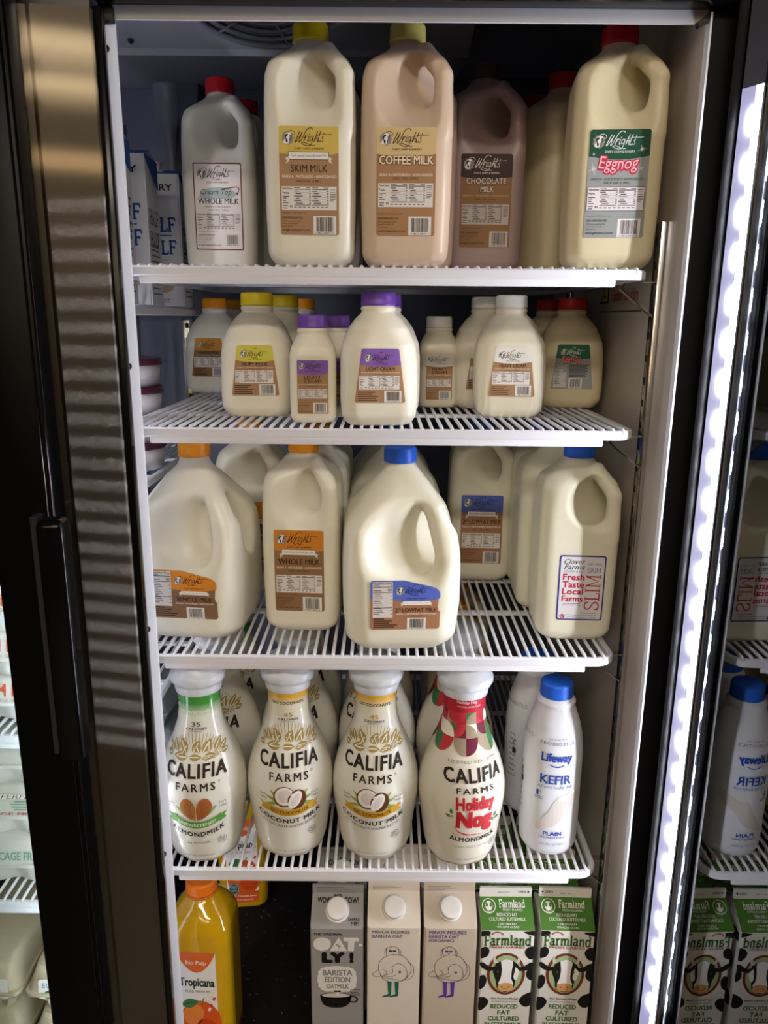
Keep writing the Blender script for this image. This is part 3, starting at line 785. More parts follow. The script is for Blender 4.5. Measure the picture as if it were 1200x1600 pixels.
# ------------------------------------------------------------------ round bottles
CA_R = prof([(0, .036), (.002, .041), (.008, .0445), (.022, .0478), (.037, .0500), (.055, .0522), (.073, .0548), (.090, .0566), (.106, .0564), (.123, .0538), (.140, .0490), (.156, .0424), (.172, .0350), (.189, .0290), (.206, .0262), (.221, .0260), (.240, .0280), (.262, .0285)], .006)
KE_R = prof([(0, .030), (.003, .0345), (.010, .0378), (.03, .0388), (.13, .0388), (.148, .0384), (.168, .0362), (.187, .0315), (.202, .0260), (.2085, .0238), (.210, .0246), (.2125, .0254), (.215, .0246), (.2185, .0205), (.226, .020)], .0028)
def cyl_map(Rf, z0, k, off=.0005):
    """wrap a canvas (units k metres, u = 0 at the front) round a turned body"""
    def f(u, v, l):
        z = v * k + z0; r = float(Rf(z)) + off + l * .00007
        a = u * k / max(float(Rf(z)), .0005)
        return (r * math.sin(a), -r * math.cos(a), z)
    return f
def lathe_mesh(key, Rf, ztop, n=96, nz=110, mod=None):
    if key in _BODY: return _BODY[key]
    bm = bmesh.new(); zs = np.linspace(0, ztop, nz)
    bm_lathe(bm, [(float(Rf(z)), float(z)) for z in zs], n, mod=(lambda t, i: mod(t, zs[i])) if mod else None)
    me = bpy.data.meshes.new('body'); bm.normal_update(); bm.to_mesh(me); bm.free(); me.shade_smooth(); me.set_sharp_from_angle(angle=R(60))
    _BODY[key] = me; return me
def petal(t, z):
    a = max(0, 1 - z / .016); return 1 - .05 * a * (0.5 + 0.5 * math.cos(9 * t + .6))
def arc_text(c, s, u0, v0, u1, v1, ink, curve, **k): c.text(s, u0, v0, u1, v1, ink, curve=curve, **k)
def flourish(c, ink='a08a52', vein='efe9d8'):
    for k in range(-9, 10):
        a = R(90 + k * 8.6)
        c.stroke([(26 * math.cos(a), 152 + 12 * math.sin(a)), (36 * math.cos(a) * .9, 152 + 26 * math.sin(a))], .7, ink, 2, smooth=False)
    base = [(-33, 147, 178, 12, 7), (-30, 151, 140, 15, 8), (-24, 151, 112, 17, 9), (-17, 150, 60, 15, 8), (-12, 152, 112, 19, 10), (-3, 152, 62, 18, 10), (4, 151, 100, 16, 8),
            (9, 152, 58, 19, 10), (17, 151, 92, 16, 8), (24, 152, 60, 18, 9), (31, 151, 38, 15, 8), (-10, 147, 182, 20, 10), (-8, 146.5, 0, 16, 8), (11, 147, 0, 14, 8), (33, 148, 5, 12, 7), (-25, 147, 20, 12, 7), (18, 146, 190, 10, 6)]
    for x, y, a, L, w in base: c.leaf(x, y, a, L, w, ink, 3, vein)
    for x, y in ((20, 147), (24, 149.5), (27, 146), (23, 144.5), (29, 149.5), (31, 146.5), (27.5, 152), (-2, 158), (1, 160), (-20, 158)):
        c.ell(x, y, 1.8, 1.8, ink, 5, 10); c.ell(x, y, .9, .9, vein, 6, 8)
def califia_art(kind):
    """canvas in mm on the sleeve, v = height"""
    c = Canvas(); K = '2b2420'
    if kind != 'nog':
        col = {'almond': '5c9c43', 'coco': 'd8a834'}[kind]
        c.text('UNSWEETENED' if kind == 'almond' else 'GO COCONUTS', -21, 205, 21, 209.5, 'e6efdb' if kind == 'almond' else '4a3a1c', 6, bold=.02)
        n = '35' if kind == 'almond' else '45'
        c.text(n, -5.5, 186, 5.5, 192.5, K if kind == 'almond' else 'b08a38', 6, bold=.01)
        c.text('CALORIES', -13, 181, 13, 184.3, K, 6, bold=.02); c.text('PER SERVING', -8, 178.6, 8, 180, K, 6)
        flourish(c)
    else:
        c.text('LIMITED EDITION', -33, 146, 33, 149.5, '8f8a80', 6)
    y = -5 if kind != 'nog' else -4
    c.text('CALIFIA', -41, 127 + y, 41, 145 + y, K, 6, bold=.03, space=1.1)
    c.text('FARMS', -25, (111 if kind != 'nog' else 114) + y, 25, 121.5 + y, K, 6, bold=.018, space=1.3); c.ring(30, 121 + y, 1.4, 1.4, .4, K, 6)
    if kind == 'nog':
        c.text('Holiday', -26, 82, 26, 106, 'b9252f', 6, bold=.035)
        c.text('Nog', -25, 53, 24, 87, 'b9252f', 6, bold=.045)
        c.stroke([(-27, 62), (-20, 55), (-8, 51), (4, 51)], 1.6, 'b9252f', 6, taper=.8)
        for x, yy, a in ((-31, 82, 100), (-32, 77, 150), (28, 70, 60), (31, 66, 10), (27, 64, 120)): c.leaf(x, yy, a, 8, 4, '4d7a55', 6)
        c.ell(-30, 79, 1.2, 1.2, 'b9252f', 7, 10); c.ell(29, 67, 1.2, 1.2, 'b9252f', 7, 10)
        c.text('WITH OTHER NATURAL FLAVORS', -29, 48.5, 29, 51, 'c4686c', 6, curve=2)
        c.text('ALMONDMILK', -31, 39, 31, 46, K, 6, bold=.03, curve=3, space=1.1)
        c.text('DAIRY FREE | SOY FREE', -24, 29, 24, 32, '8f8a80', 6)
    else:
        g0 = len(c.items)
        if kind == 'almond':
            for s, a in ((-1, 100), (1, 80)):
                c.leaf(s * 2, 73, 90 - s * 55, 30, 8, '8fae6a', 5)
                pts = catmull([(s * 1, 70), (s * 13, 76), (s * 20, 90), (s * 15, 101), (s * 6, 100), (s * .6, 88), (s * 1, 70)])[:-1]
                c.poly(pts if s > 0 else pts[::-1], 'b8793e' if s < 0 else 'a96334', 7)
                for q in (5, 9, 13): c.stroke([(s * (2 + q * .35), 74), (s * (3 + q * .8), 86), (s * (2 + q * .75), 96)], .6, '8a5228', 8)
        else:
            for s in (-1, 1):
                for a in (20, 45, -8): c.leaf(s * 8, 78, 90 - s * (90 - a), 24, 5, '8fa25a', 5)
            c.ell(-6, 86, 14, 14, '6b4428', 7); c.ell(-5.5, 86.5, 12.4, 12.4, 'eee8e0', 8); c.ell(-4.5, 87, 9.5, 9, 'd9d0cc', 9)
            c.ell(10, 82, 11.5, 14, '5f3a24', 9, rot=-.35); c.ell(7.5, 82, 7, 13, 'efeae4', 10, rot=-.5); c.ell(8, 82, 4, 9.5, 'ddd4d0', 11, rot=-.5)
        i0 = len(c.items)
        rb = '5c9c43' if kind == 'almond' else 'c99a2e'
        def band(v0, v1, u0, u1, ink, layer):
            n = 14; P = []
            for k in range(n + 1):
                u = u0 + (u1 - u0) * k / n; P.append((u, v0 + 11 * (u / 34) ** 2))
            for k in range(n, -1, -1):
                u = u0 + (u1 - u0) * k / n; P.append((u, v1 + 11 * (u / 34) ** 2))
            c.poly(P, ink, layer)
        c.poly([(-40, 78), (-30, 74), (-28, 64), (-38, 68), (-35, 72.5)], rb, 7); c.poly([(40, 78), (30, 74), (28, 64), (38, 68), (35, 72.5)], rb, 7)
        band(58, 68, -31, 31, rb, 9)
        c.text('UNSWEETENED' if kind == 'almond' else 'GO COCONUTS', -24, 60.5, 24, 65.5, 'e3efd8' if kind == 'almond' else '4a3a1c', 11, bold=.02, curve=5)
        if kind == 'almond':
            c.text('ALMONDMILK', -34, 44.5, 34, 52, K, 12, bold=.03, curve=9.5, space=1.15); c.text('0g SUGAR', -14, 32, 14, 36, '5a5650', 6)
        else:
            c.text('COCONUT MILK', -42, 46, 42, 53, K, 6, bold=.03, curve=13, space=1.15); c.text('& COCONUT WATER BLEND', -36, 39, 36, 43, '4d463e', 6, curve=9)
        if kind == 'almond':        # its lower artwork sits lower on the bottle
            for k in range(g0, len(c.items)):
                V, F, ink, l = c.items[k]; c.items[k] = ([(v[0], v[1] - 5) for v in V], F, ink, l)
        for s in (-1, 1):
            c.text('DAIRY' if s < 0 else 'SOY', s * 34 - 5.5, 86, s * 34 + 5.5, 88.5, '5a5650', 6); c.text('FREE', s * 34 - 5, 81, s * 34 + 5, 83.5, '5a5650', 6)
    c.ring(30, 29, 6, 6, .6, '77726a', 6)
    for q in (31, 28.5, 26): c.rect(26.5, q, 33.5, q + 1, '77726a', 6)
    up = dict(almond=9, coco=17, nog=7)[kind]
    c.items = [([(v[0], v[1] + up - max(0, 6 * (v[1] - 150) / 50)) for v in V], F, ink, l) for V, F, ink, l in c.items]
    c.text('48 FL OZ (1.5 QT) 1.4 L', -20, 15, 20, 18, '77726a', 6)
    return c
WHITE_SLEEVE = M('sleeve_white', (226, 224, 212), .22, coat=.4, sss=.1)
NOG_SLEEVE = M('sleeve_cream', (222, 216, 200), .22, coat=.4)
BOTTLE_CLEAR = M('bottle_foot_milky', (196, 194, 184), .12, coat=.6)
def grad_band(name, c0, c1, z0, z1):
    if name in MATS: return MATS[name]
    m = M(name, c0, .22, coat=.4); nt = m.node_tree; b = nt.nodes['Principled BSDF']
    tc = nt.nodes.new('ShaderNodeTexCoord'); sp = nt.nodes.new('ShaderNodeSeparateXYZ'); mr = nt.nodes.new('ShaderNodeMapRange'); mx = nt.nodes.new('ShaderNodeMix'); mx.data_type = 'RGBA'
    nt.links.new(tc.outputs['Object'], sp.inputs[0]); nt.links.new(sp.outputs['Z'], mr.inputs['Value'])
    mr.inputs['From Min'].default_value = z0; mr.inputs['From Max'].default_value = z1
    mx.inputs[6].default_value = lin(c0); mx.inputs[7].default_value = lin(c1)
    nt.links.new(mr.outputs['Result'], mx.inputs[0]); nt.links.new(mx.outputs[2], b.inputs['Base Color'])
    return m
def nog_collar():
    """quarter-circle patchwork round the neck"""
    c = Canvas(); cols = ['b22a37', '6b2338', '3f7a4c', 'a08f78', 'c23a44', 'efe6d6']
    lay = [(213, 15, [(4, 5, 1), (1, 4, 0), (3, 4, 2), (0, 4, 3), (2, 3, 1), (4, 0, 2), (1, 5, 0)]),
           (198, 17, [(5, 0, 1), (0, 5, 2), (2, 5, 0), (1, 4, 3), (5, 3, 0), (3, 1, 2), (4, 2, 1)]),
           (181, 20, [(1, 1, 0), (2, 2, 1), (4, 4, 2), (3, 3, 1), (1, 1, 2), (3, 3, 0), (2, 2, 1)])]
    c.rect(-60, 212, 60, 236, 'b5283a', 2)
    c.text('Holiday Nog', -20, 224, 8, 230, 'f0d9d8', 4, bold=.01); c.text('WITH OTHER NATURAL FLAVORS', -20, 220, 14, 222.4, 'f0d9d8', 4)
    W = 14.0
    for top, h, cells in lay:
        y0, y1 = top - h, top
        for k in range(-4, 5):
            a, b, q = cells[(k + 4) % 7]; x0, x1 = k * W - W / 2, k * W + W / 2
            last = top == 181
            if not last: c.rect(x0, y0, x1, y1, cols[a], 2)
            ox, oy = ((x0, y0), (x1, y0), (x1, y1), (x0, y1))[q if not last else (2 if k % 2 else 3)]
            P = [(ox, oy)]
            sx = 1 if ox == x0 else -1; sy = 1 if oy == y0 else -1
            for j in range(9):
                t = math.pi / 2 * j / 8; P.append((ox + sx * (x1 - x0) * math.cos(t), oy + sy * (y1 - y0) * math.sin(t)))
            c.poly(P, cols[b], 3)
    return c
def califia(kind, label, loc, rz=0.0, group=None):
    t = thing('plant_milk_bottle', label, 'bottle', loc, rz, group)
    put_shared('body', lathe_mesh('califia', CA_R, .240, 99, 120, petal), NOG_SLEEVE if kind == 'nog' else WHITE_SLEEVE, t)
    # clear foot showing under the sleeve
    bm = bmesh.new()
    bm_lathe(bm, [(float(CA_R(z)) + .0004, z) for z in np.linspace(.0005, .011 if kind == 'coco' else .007, 8)], 99, mod=lambda q, i: petal(q, .0005 + i * .0013), capb=False, capt=False)
    from_bm('bottle_foot', bm, BOTTLE_CLEAR if kind != 'nog' else M('bottle_foot_tan', (176, 148, 110), .12, coat=.6), t, smooth=True)
    # neck band
    if kind != 'nog':
        mat = grad_band('neck_green', (222, 226, 205), (70, 150, 62), .203, .220) if kind == 'almond' else grad_band('neck_gold', (226, 222, 200), (226, 176, 52), .214, .226)
        bm = bmesh.new(); bm_lathe(bm, [(float(CA_R(z)) + .0003, z) for z in np.linspace(.199, .236, 14)], 96, capb=False, capt=False)
        o = from_bm('neck_band', bm, mat, t, smooth=True); o['label'] = ('green' if kind == 'almond' else 'golden') + ' band fading into white'
    else:
        if 'nogc' not in _LAB:
            o = nog_collar().emit('n', lambda u, v, l: ((float(CA_R(v * .001)) + .0005 + l * .00007) * math.sin(u / 29.0), -(float(CA_R(v * .001)) + .0005 + l * .00007) * math.cos(u / 29.0), v * .001), cutu=2.5, cutv=3); _LAB['nogc'] = o.data; bpy.data.objects.remove(o)
        o = bpy.data.objects.new('neck_band', _LAB['nogc']); COL.objects.link(o); o.parent = t; o['label'] = 'red, green and taupe patchwork collar'
    me = label_mesh('ca' + kind, lambda: califia_art(kind), 0, 5, cyl_map(CA_R, 0, .001))
    o = bpy.data.objects.new('printed_artwork', me); COL.objects.link(o); o.parent = t
    if 'cacap' not in _CAPM:
        bm = bmesh.new()
        wob = lambda q, i: 1 + (.012 * math.cos(14 * q) if i in (5, 6) else 0)
        bm_lathe(bm, [(.0288, .2310), (.0292, .2318), (.0298, .236), (.0300, .240), (.0300, .242), (.0335, .2445), (.0352, .248), (.0354, .254), (.034, .257), (.030, .259), (.030, .269), (.0275, .2705), (.0005, .2705)], 96, mod=wob)
        me = bpy.data.meshes.new('cap'); bm.normal_update(); bm.to_mesh(me); bm.free(); me.shade_smooth(); _CAPM['cacap'] = me
    put_shared('cap', _CAPM['cacap'], M('cap_milky_white', (214, 218, 226), .3, sss=.2), t, 'milky white flanged screw cap')
    return t
def kefir_art():
    c = Canvas(); B = '2b4aa0'; G = '8b8f9c'
    c.text('PROBIOTICS', -22, 157, 22, 161.5, G, 3, bold=.01, space=1.15); c.text('LIVE & ACTIVE', -12, 163.5, 12, 166, G, 3)
    c.text('Lifeway', -20, 131, 20, 147, B, 3, bold=.035); c.stroke([(-9, 131), (-4, 128.5), (0, 128), (5, 128.5), (9, 131)], 1.3, B, 3)
    c.text('KEFIR', -20, 103, 20, 116, B, 3, bold=.025)
    c.text('cultured lowfat milk', -23, 96.5, 23, 101, '6d7dac', 3, shear=.1)
    c.text('1', -24, 84, -21, 92, B, 3, bold=.02); c.text('%', -20.4, 88, -17.5, 92, B, 3)
    for y in (81.5, 79): c.rect(-26, y, -14, y + 1.2, G, 3)
    sw = catmull([(40, 94), (22, 86), (2, 80), (-6, 64), (-20, 42), (-22, 34), (-10, 37), (6, 46), (16, 62), (30, 72), (42, 78)], 6)
    c.poly(sw, 'd3cbc6', 1)
    c.poly(catmull([(40, 98), (20, 90), (4, 84), (10, 79), (24, 86), (40, 92)], 5), 'e3deda', 2)
    c.text('PLAIN', -12, 27, 12, 33, B, 3, bold=.03); c.text('UNSWEETENED', -17, 22.5, 17, 25.5, B, 3, bold=.01)
    c.text('32 FL OZ (1 QT) 946mL', -16, 11.5, 16, 15.5, '6d7dac', 3)
    c.items = [([(v[0], v[1] + 8) for v in V], F, ink, l) for V, F, ink, l in c.items]
    for u0 in (-52,): c.text('PROBIOTICS', u0 - 18, 168, u0 + 18, 173, G, 3)
    for k in range(9): c.rect(-62, 60 + 8 * k, -48 - (k * 3) % 5, 61.6 + 8 * k, G, 3)
    for q, yy in (('K', 108), ('I', 96)): c.text(q, -56, yy, -50, yy + 9, '2c2c38', 3)
    return c
def kefir(label, loc, rz=0.0, group=None):
    t = thing('kefir_bottle', label, 'bottle', loc, rz, group)
    put_shared('body', lathe_mesh('kefir', KE_R, .226, 96, 130), M('kefir_plastic', (222, 224, 230), .28, sss=.2), t)
    me = label_mesh('kefir', kefir_art, 0, 5, cyl_map(KE_R, 0, .001)); o = bpy.data.objects.new('printed_artwork', me); COL.objects.link(o); o.parent = t
    put_shared('cap', cap_mesh(.0212, .0195), cap_mat('blue'), t, 'blue screw cap', (0, 0, .2190))
    return t
# ------------------------------------------------------------------ juice bottle
T_S = prof([(0, .038), (.004, .0425), (.02, .0435), (.190, .0435), (.208, .0428), (.225, .0370), (.239, .0270), (.246, .0208), (.249, .0195), (.262, .0195)], .005)
T_R = prof([(0, .020), (.190, .020), (.225, .030), (.239, .0269), (.246, .0206), (.262, .0194)], .005)
def juice_art():
    c = Canvas(); O = 'd9571f'
    c.rect(-31, 2, 31, 142, 'e6e2dc', 1)
    P = [(-31, 142)] + [(-31 + 62 * k / 16, 142 - 28 * math.sin(math.pi * k / 16) ** .8) for k in range(17)]
    c.poly(P[1:], 'd8672b', 2)
    c.text('No Pulp', -16, 123, 16, 131, 'f0dccb', 3, bold=.015)
    c.text('Tropicana', -28, 91, 28, 107, '22382c', 3, bold=.03); c.text('PURE PREMIUM', -19, 86, 19, 89.5, '4a5a50', 3)
    c.rect(-31, 2, 31, 22, O, 2)
    c.ell(3, 45, 33, 30, 'd65a20', 3, 40); c.ell(-8, 55, 17, 15, 'e5863a', 4, 28, rot=.5); c.ell(12, 36, 16, 14, 'c74414', 4, 28)
    c.leaf(-27, 68, 12, 30, 13, '3e7a45', 6, '2c5c36'); c.stroke([(6, 68), (8, 76), (10, 79)], 2, '5a7a3c', 6)
    for k in range(5):
        x, y = 15 + k * 2.6, 62 + k * 5; c.poly([(x, y), (x + 3.5, y - 1.6), (x + 6, y + 3.4), (x + 2.6, y + 5)], 'd23a3a' if k % 2 else 'efe7e2', 7)
    c.ell(-18, 26, 10.5, 10.5, '2f5a50', 7); c.ring(-18, 26, 9.6, 9.6, .8, 'cfe0d8', 8)
    for q in (29, 25.5, 22): c.text('NON GMO' if q == 29 else ('PROJECT' if q > 25 else 'VERIFIED'), -24, q, -12, q + 2.4, 'cfe0d8', 8)
    c.text('100% Orange Juice', -27, 11, 27, 15, 'f3e3d5', 3, bold=.01); c.text('NOT FROM CONCENTRATE', -20, 5, 20, 8, 'f3e3d5', 3)
    return c
JUICE = M('orange_juice', (206, 160, 16), .08, coat=.8, sss=.25, sssr=.004)
def juice(label, loc, rz=0.0, group=None):
    t = thing('juice_bottle', label, 'bottle', loc, rz, group)
    put_shared('body', loft_body('juice', T_S, T_R, .262, 96, nz=110), JUICE, t)
    def fm(u, v, l):
        x = u * .00088; z = v * .0012 + .012
        return (x, -rsq_front(x, float(T_S(z)), float(T_R(z))) - .0005 - l * .00008, z)
    me = label_mesh('juice', juice_art, 0, 4, fm); o = bpy.data.objects.new('front_label', me); COL.objects.link(o); o.parent = t; o['label'] = 'orange and white fruit label'
    if 'tcap' not in _BODY:
        bm = bmesh.new(); bm_lathe(bm, [(.0212, .2460), (.0224, .2468), (.0224, .2485), (.0212, .2493)], 64); _BODY['tcap'] = None
        me = bpy.data.meshes.new('neck_ring'); bm.to_mesh(me); bm.free(); me.shade_smooth(); _CAPM['tring'] = me
    put_shared('neck_ring', _CAPM['tring'], M('ring_orange', (206, 110, 20), .4), t)
    put_shared('cap', cap_mesh(.0216, .017), cap_mat('orange deep'), t, 'orange screw cap', (0, 0, .2500))
    return t
# ------------------------------------------------------------------ gable-top cartons
def carton_mesh(key, w, d, H, g, fin, lean=0.0):
    """w, d half sizes; H wall height; g gable height; fin height of the sealed ridge"""
    if key in _BODY: return _BODY[key]
    bm = bmesh.new(); V = lambda *p: bm.verts.new(p)
    b = [V(-w, -d, 0), V(w, -d, 0), V(w, d, 0), V(-w, d, 0)]
    m = [V(-w, -d, H), V(w, -d, H), V(w, d, H), V(-w, d, H)]
    t = .0016
    r0 = [V(-w * .985, -t, H + g), V(w * .985, -t, H + g)]; r1 = [V(-w * .985, t, H + g), V(w * .985, t, H + g)]
    f0 = [V(-w * .985, -t, H + g + fin), V(w * .985, -t, H + g + fin)]; f1 = [V(-w * .985, t, H + g + fin), V(w * .985, t, H + g + fin)]
    li = V(-w * .45, 0, H + g * .72); ri = V(w * .45, 0, H + g * .72)
    F = lambda *v: bm.faces.new(v)
    F(*b[::-1])
    for k in range(4): F(b[k], b[(k + 1) % 4], m[(k + 1) % 4], m[k])
    F(m[0], m[1], r0[1], r0[0]); F(m[2], m[3], r1[0], r1[1])
    F(m[3], m[0], li); F(m[0], r0[0], li); F(r1[0], m[3], li); F(r0[0], r1[0], li)
    F(m[1], m[2], ri); F(m[2], r1[1], ri); F(r0[1], m[1], ri); F(r1[1], r0[1], ri)
    F(r0[0], r0[1], f0[1], f0[0]); F(r1[1], r1[0], f1[0], f1[1]); F(f0[0], f0[1], f1[1], f1[0]); F(r0[1], r1[1], f1[1], f0[1]); F(r1[0], r0[0], f0[0], f1[0])
    es = [e for e in bm.edges if abs(e.verts[0].co.z - e.verts[1].co.z) > .1 and min(e.verts[0].co.z, e.verts[1].co.z) < .001]
    bmesh.ops.bevel(bm, geom=es, offset=.0022, segments=2, affect='EDGES')
    bmesh.ops.recalc_face_normals(bm, faces=bm.faces)
    me = bpy.data.meshes.new('body'); bm.to_mesh(me); bm.free(); me.shade_smooth(); me.set_sharp_from_angle(angle=R(30)); _BODY[key] = me
    return me
def art_face(w, d, H, g, fin):
    """front face canvas in mm: 0..2w wide, v up from the base; above H it runs up the slope, then the fin"""
    L = math.hypot(d - .0016, g)
    def f(u, v, l):
        x = u * .001 - w; z = v * .001; o = .00025 + l * .00006
        if z <= H: return (x, -d - o, z)
        q = z - H
        if q <= L:
            a = q / L; y = -d + (d - .0016) * a; zz = H + g * a
            n = Vector((0, -g, d)).normalized()
            return (x, y + n.y * o, zz + n.z * o)
        return (x, -.0016 - o, H + g + (q - L))
    return f, H * 1000, (H + L) * 1000, (H + L + fin) * 1000
def carton(name, key, dims, base, art, label, loc, rz=0.0, group=None, screw=None, cat='carton', side=None):
    w, d, H, g, fin = dims
    t = thing(name, label, cat, loc, rz, group)
    put_shared('body', carton_mesh('c' + key, *dims), base, t)
    f, vH, vL, vF = art_face(*dims)
    if 'ar' + key not in _LAB:
        c = Canvas(); art(c, 2000 * w, vH, vL, vF)
        o = c.emit('a', f, cutv=vH); me = o.data; bpy.data.objects.remove(o); _LAB['ar' + key] = me
    o = bpy.data.objects.new('printed_front', _LAB['ar' + key]); COL.objects.link(o); o.parent = t
    if side:
        if 'sd' + key not in _LAB:
            c = Canvas(); side(c, 2000 * d, vH)
            o = c.emit('a', lambda u, v, l: (w + .00025 + l * .00006, u * .001 - d, v * .001)); me = o.data; bpy.data.objects.remove(o); _LAB['sd' + key] = me
        o = bpy.data.objects.new('printed_side', _LAB['sd' + key]); COL.objects.link(o); o.parent = t
    if screw:
        n = Vector((0, -g, d)).normalized(); p = Vector((screw[0], -d * (1 - screw[1]), H + g * screw[1]))
        q = n.to_track_quat('Z', 'Y')
        bm = bmesh.new(); bm_lathe(bm, [(.0165, -.001), (.0165, .003), (.0148, .0035)], 48)
        o = from_bm('spout_collar', bm, M('spout_white', (226, 224, 220), .35), t, smooth=True); o.location = p; o.rotation_mode = 'QUATERNION'; o.rotation_quaternion = q
        o2 = put_shared('cap', cap_mesh(.0146, .012), M('spout_cap_white', (232, 230, 226), .35), t, 'white screw cap', p + n * .003); o2.rotation_mode = 'QUATERNION'; o2.rotation_quaternion = q
    return t
def art_oatly(c, W, H, L, F):
    K = '161412'; Wt = 'dcd8d2'
    c.text('WOW', 8, L - 13, 27, L - 5, K, 3, bold=.03); c.text('NO', 31, L - 6.5, 41, L - 1, K, 3, bold=.03); c.text('COW!', 45, L - 13, 65, L - 5, K, 3, bold=.03)
    c.text('SHAKE', 51, H + 10, 67, H + 14, K, 3, bold=.02); c.text('ME!', 55, H + 4.5, 66, H + 9, K, 3, bold=.02)
    for k in range(3): c.rect(6, L + 3 + 3 * k, 62 - 9 * k, L + 4 + 3 * k, '6a6660', 3)
    c.text('THE ORIGINAL', 4, H - 10, 44, H - 6, K, 3, bold=.03)
    c.ell(16, H - 24, 12, 11, Wt, 3); c.poly([(26, H - 35), (50, H - 35), (38.5, H - 13)], Wt, 3); c.poly([(45, H - 13), (66, H - 13), (66, H - 19), (60, H - 19), (59, H - 35), (51, H - 35), (51, H - 19), (45, H - 19)], Wt, 4)
    c.rect(66, H - 27, 71, H - 23, Wt, 3); c.stroke([(38, H - 33), (38.5, H - 22)], .8, '8a8680', 4); c.leaf(38, H - 29, 40, 5, 2, '8a8680', 4); c.leaf(38, H - 27, 140, 5, 2, '8a8680', 4)
    c.text('LY', 15, H - 55, 47, H - 37, K, 3, bold=.09); c.text('!', 53, H - 55, 59, H - 37, K, 3, bold=.08)
    P = []
    for k in range(96):
        a = 2 * math.pi * k / 96; m = 1 + .05 * abs(math.cos(8 * a)); sx = abs(math.cos(a)) ** .6 * math.copysign(1, math.cos(a)); sy = abs(math.sin(a)) ** .6 * math.copysign(1, math.sin(a))
        P.append((36 + 26 * m * sx, H - 82 + 21 * m * sy))
    c.poly(P, Wt, 3); c.poly([(30, H - 101), (42, H - 101), (36, H - 110)], Wt, 3)
    G = '7d7a75'
    c.text('BARISTA', 16, H - 76, 57, H - 66, G, 4, bold=.03); c.text('EDITION', 19, H - 87.5, 54, H - 78, G, 4, bold=.03); c.text('OATMILK', 21, H - 98, 52, H - 90, G, 4, bold=.03)
    c.ell(34, H - 110, 22, 5, K, 3); c.ell(34, H - 109.5, 19.5, 3.6, 'c9c4bc', 4); c.poly(catmull([(12, H - 111), (16, H - 124), (26, H - 130), (42, H - 130), (52, H - 124), (56, H - 111)], 4), K, 3)
    c.ring(58, H - 116, 7, 6, 2.4, K, 3); c.poly([(36, H - 103), (33, H - 110), (39, H - 110)], Wt, 5)
    for k in range(5): c.rect(54, H - 100 - 2.4 * k, 68 - (k * 3) % 4, H - 99 - 2.4 * k, '57544f', 3)
def art_minor(leg, ink):
    def a(c, W, H, L, F):
        for k in range(3): c.rect(6, L + 2 + 2.6 * k, 30 + 8 * ((k * 2) % 3), L + 3 + 2.6 * k, '8d867e', 3)
        c.text('MINOR FIGURES', 7, H - 9, 58, H - 3.5, ink, 3, bold=.016); c.text('BARISTA OAT', 7, H - 16, 48, H - 10.5, ink, 3, bold=.016)
        if leg != '1f6a5c': c.text('(ORGANIC)', 7, H - 23, 41, H - 17, ink, 3, bold=.016)
        S = lambda pts: c.stroke(pts, .7, '4a4542', 3)
        y = H - 76
        S([(22, y - 6), (16, y + 6), (17, y + 20), (25, y + 29), (36, y + 33), (50, y + 30), (59, y + 18), (60, y + 4), (53, y - 8)])
        S([(18, y), (22, y - 8), (34, y - 13), (46, y - 12), (53, y - 8)])
        S([(27, y + 31), (26, y + 40), (30, y + 45), (38, y + 46), (43, y + 41), (43, y + 31)])
        S([(16, y + 8), (9, y + 2), (8, y - 2), (14, y - 4), (24, y - 1), (27, y + 4), (22, y + 8)])
        S([(34, y + 12), (42, y + 18), (51, y + 14), (55, y + 4), (54, y - 6), (46, y - 10), (36, y - 8), (26, y - 7), (21, y - 5), (27, y - 1), (35, y + 3), (34, y + 12)])
        S([(23, y - 4.5), (34, y - 3.5), (40, y - 1)]); c.ring(45, y + 4, 2, 2, .8, '4a4542', 3, 16); c.ell(45, y + 4, .9, .9, '2a2624', 4, 10)
        S([(27, y + 44), (24, y + 38), (25, y + 31)]); S([(42, y + 43), (46, y + 38), (45, y + 30)]); S([(33, y + 45), (31, y + 41)]); S([(33, y + 35), (36, y + 34.5)])
        S([(55, y + 22), (63, y + 14), (64, y + 2), (60, y - 6), (53, y - 10)])
        c.poly([(29, y + 40), (34, y + 40), (34, y + 37.5), (30, y + 37.5)], ink, 4); c.poly([(35, y + 40), (40, y + 40), (39, y + 37.5), (35, y + 37.5)], ink, 4)
        for x in (28, 38): c.poly([(x, y - 12), (x + 6, y - 12), (x + 5.4, y - 34), (x + 1.4, y - 34)], leg, 4); c.poly([(x + 1.4, y - 33), (x + 5.4, y - 33), (x + 4.6, y - 37), (x - 7, y - 39), (x - 6, y - 36.5)], leg, 4)
    return a
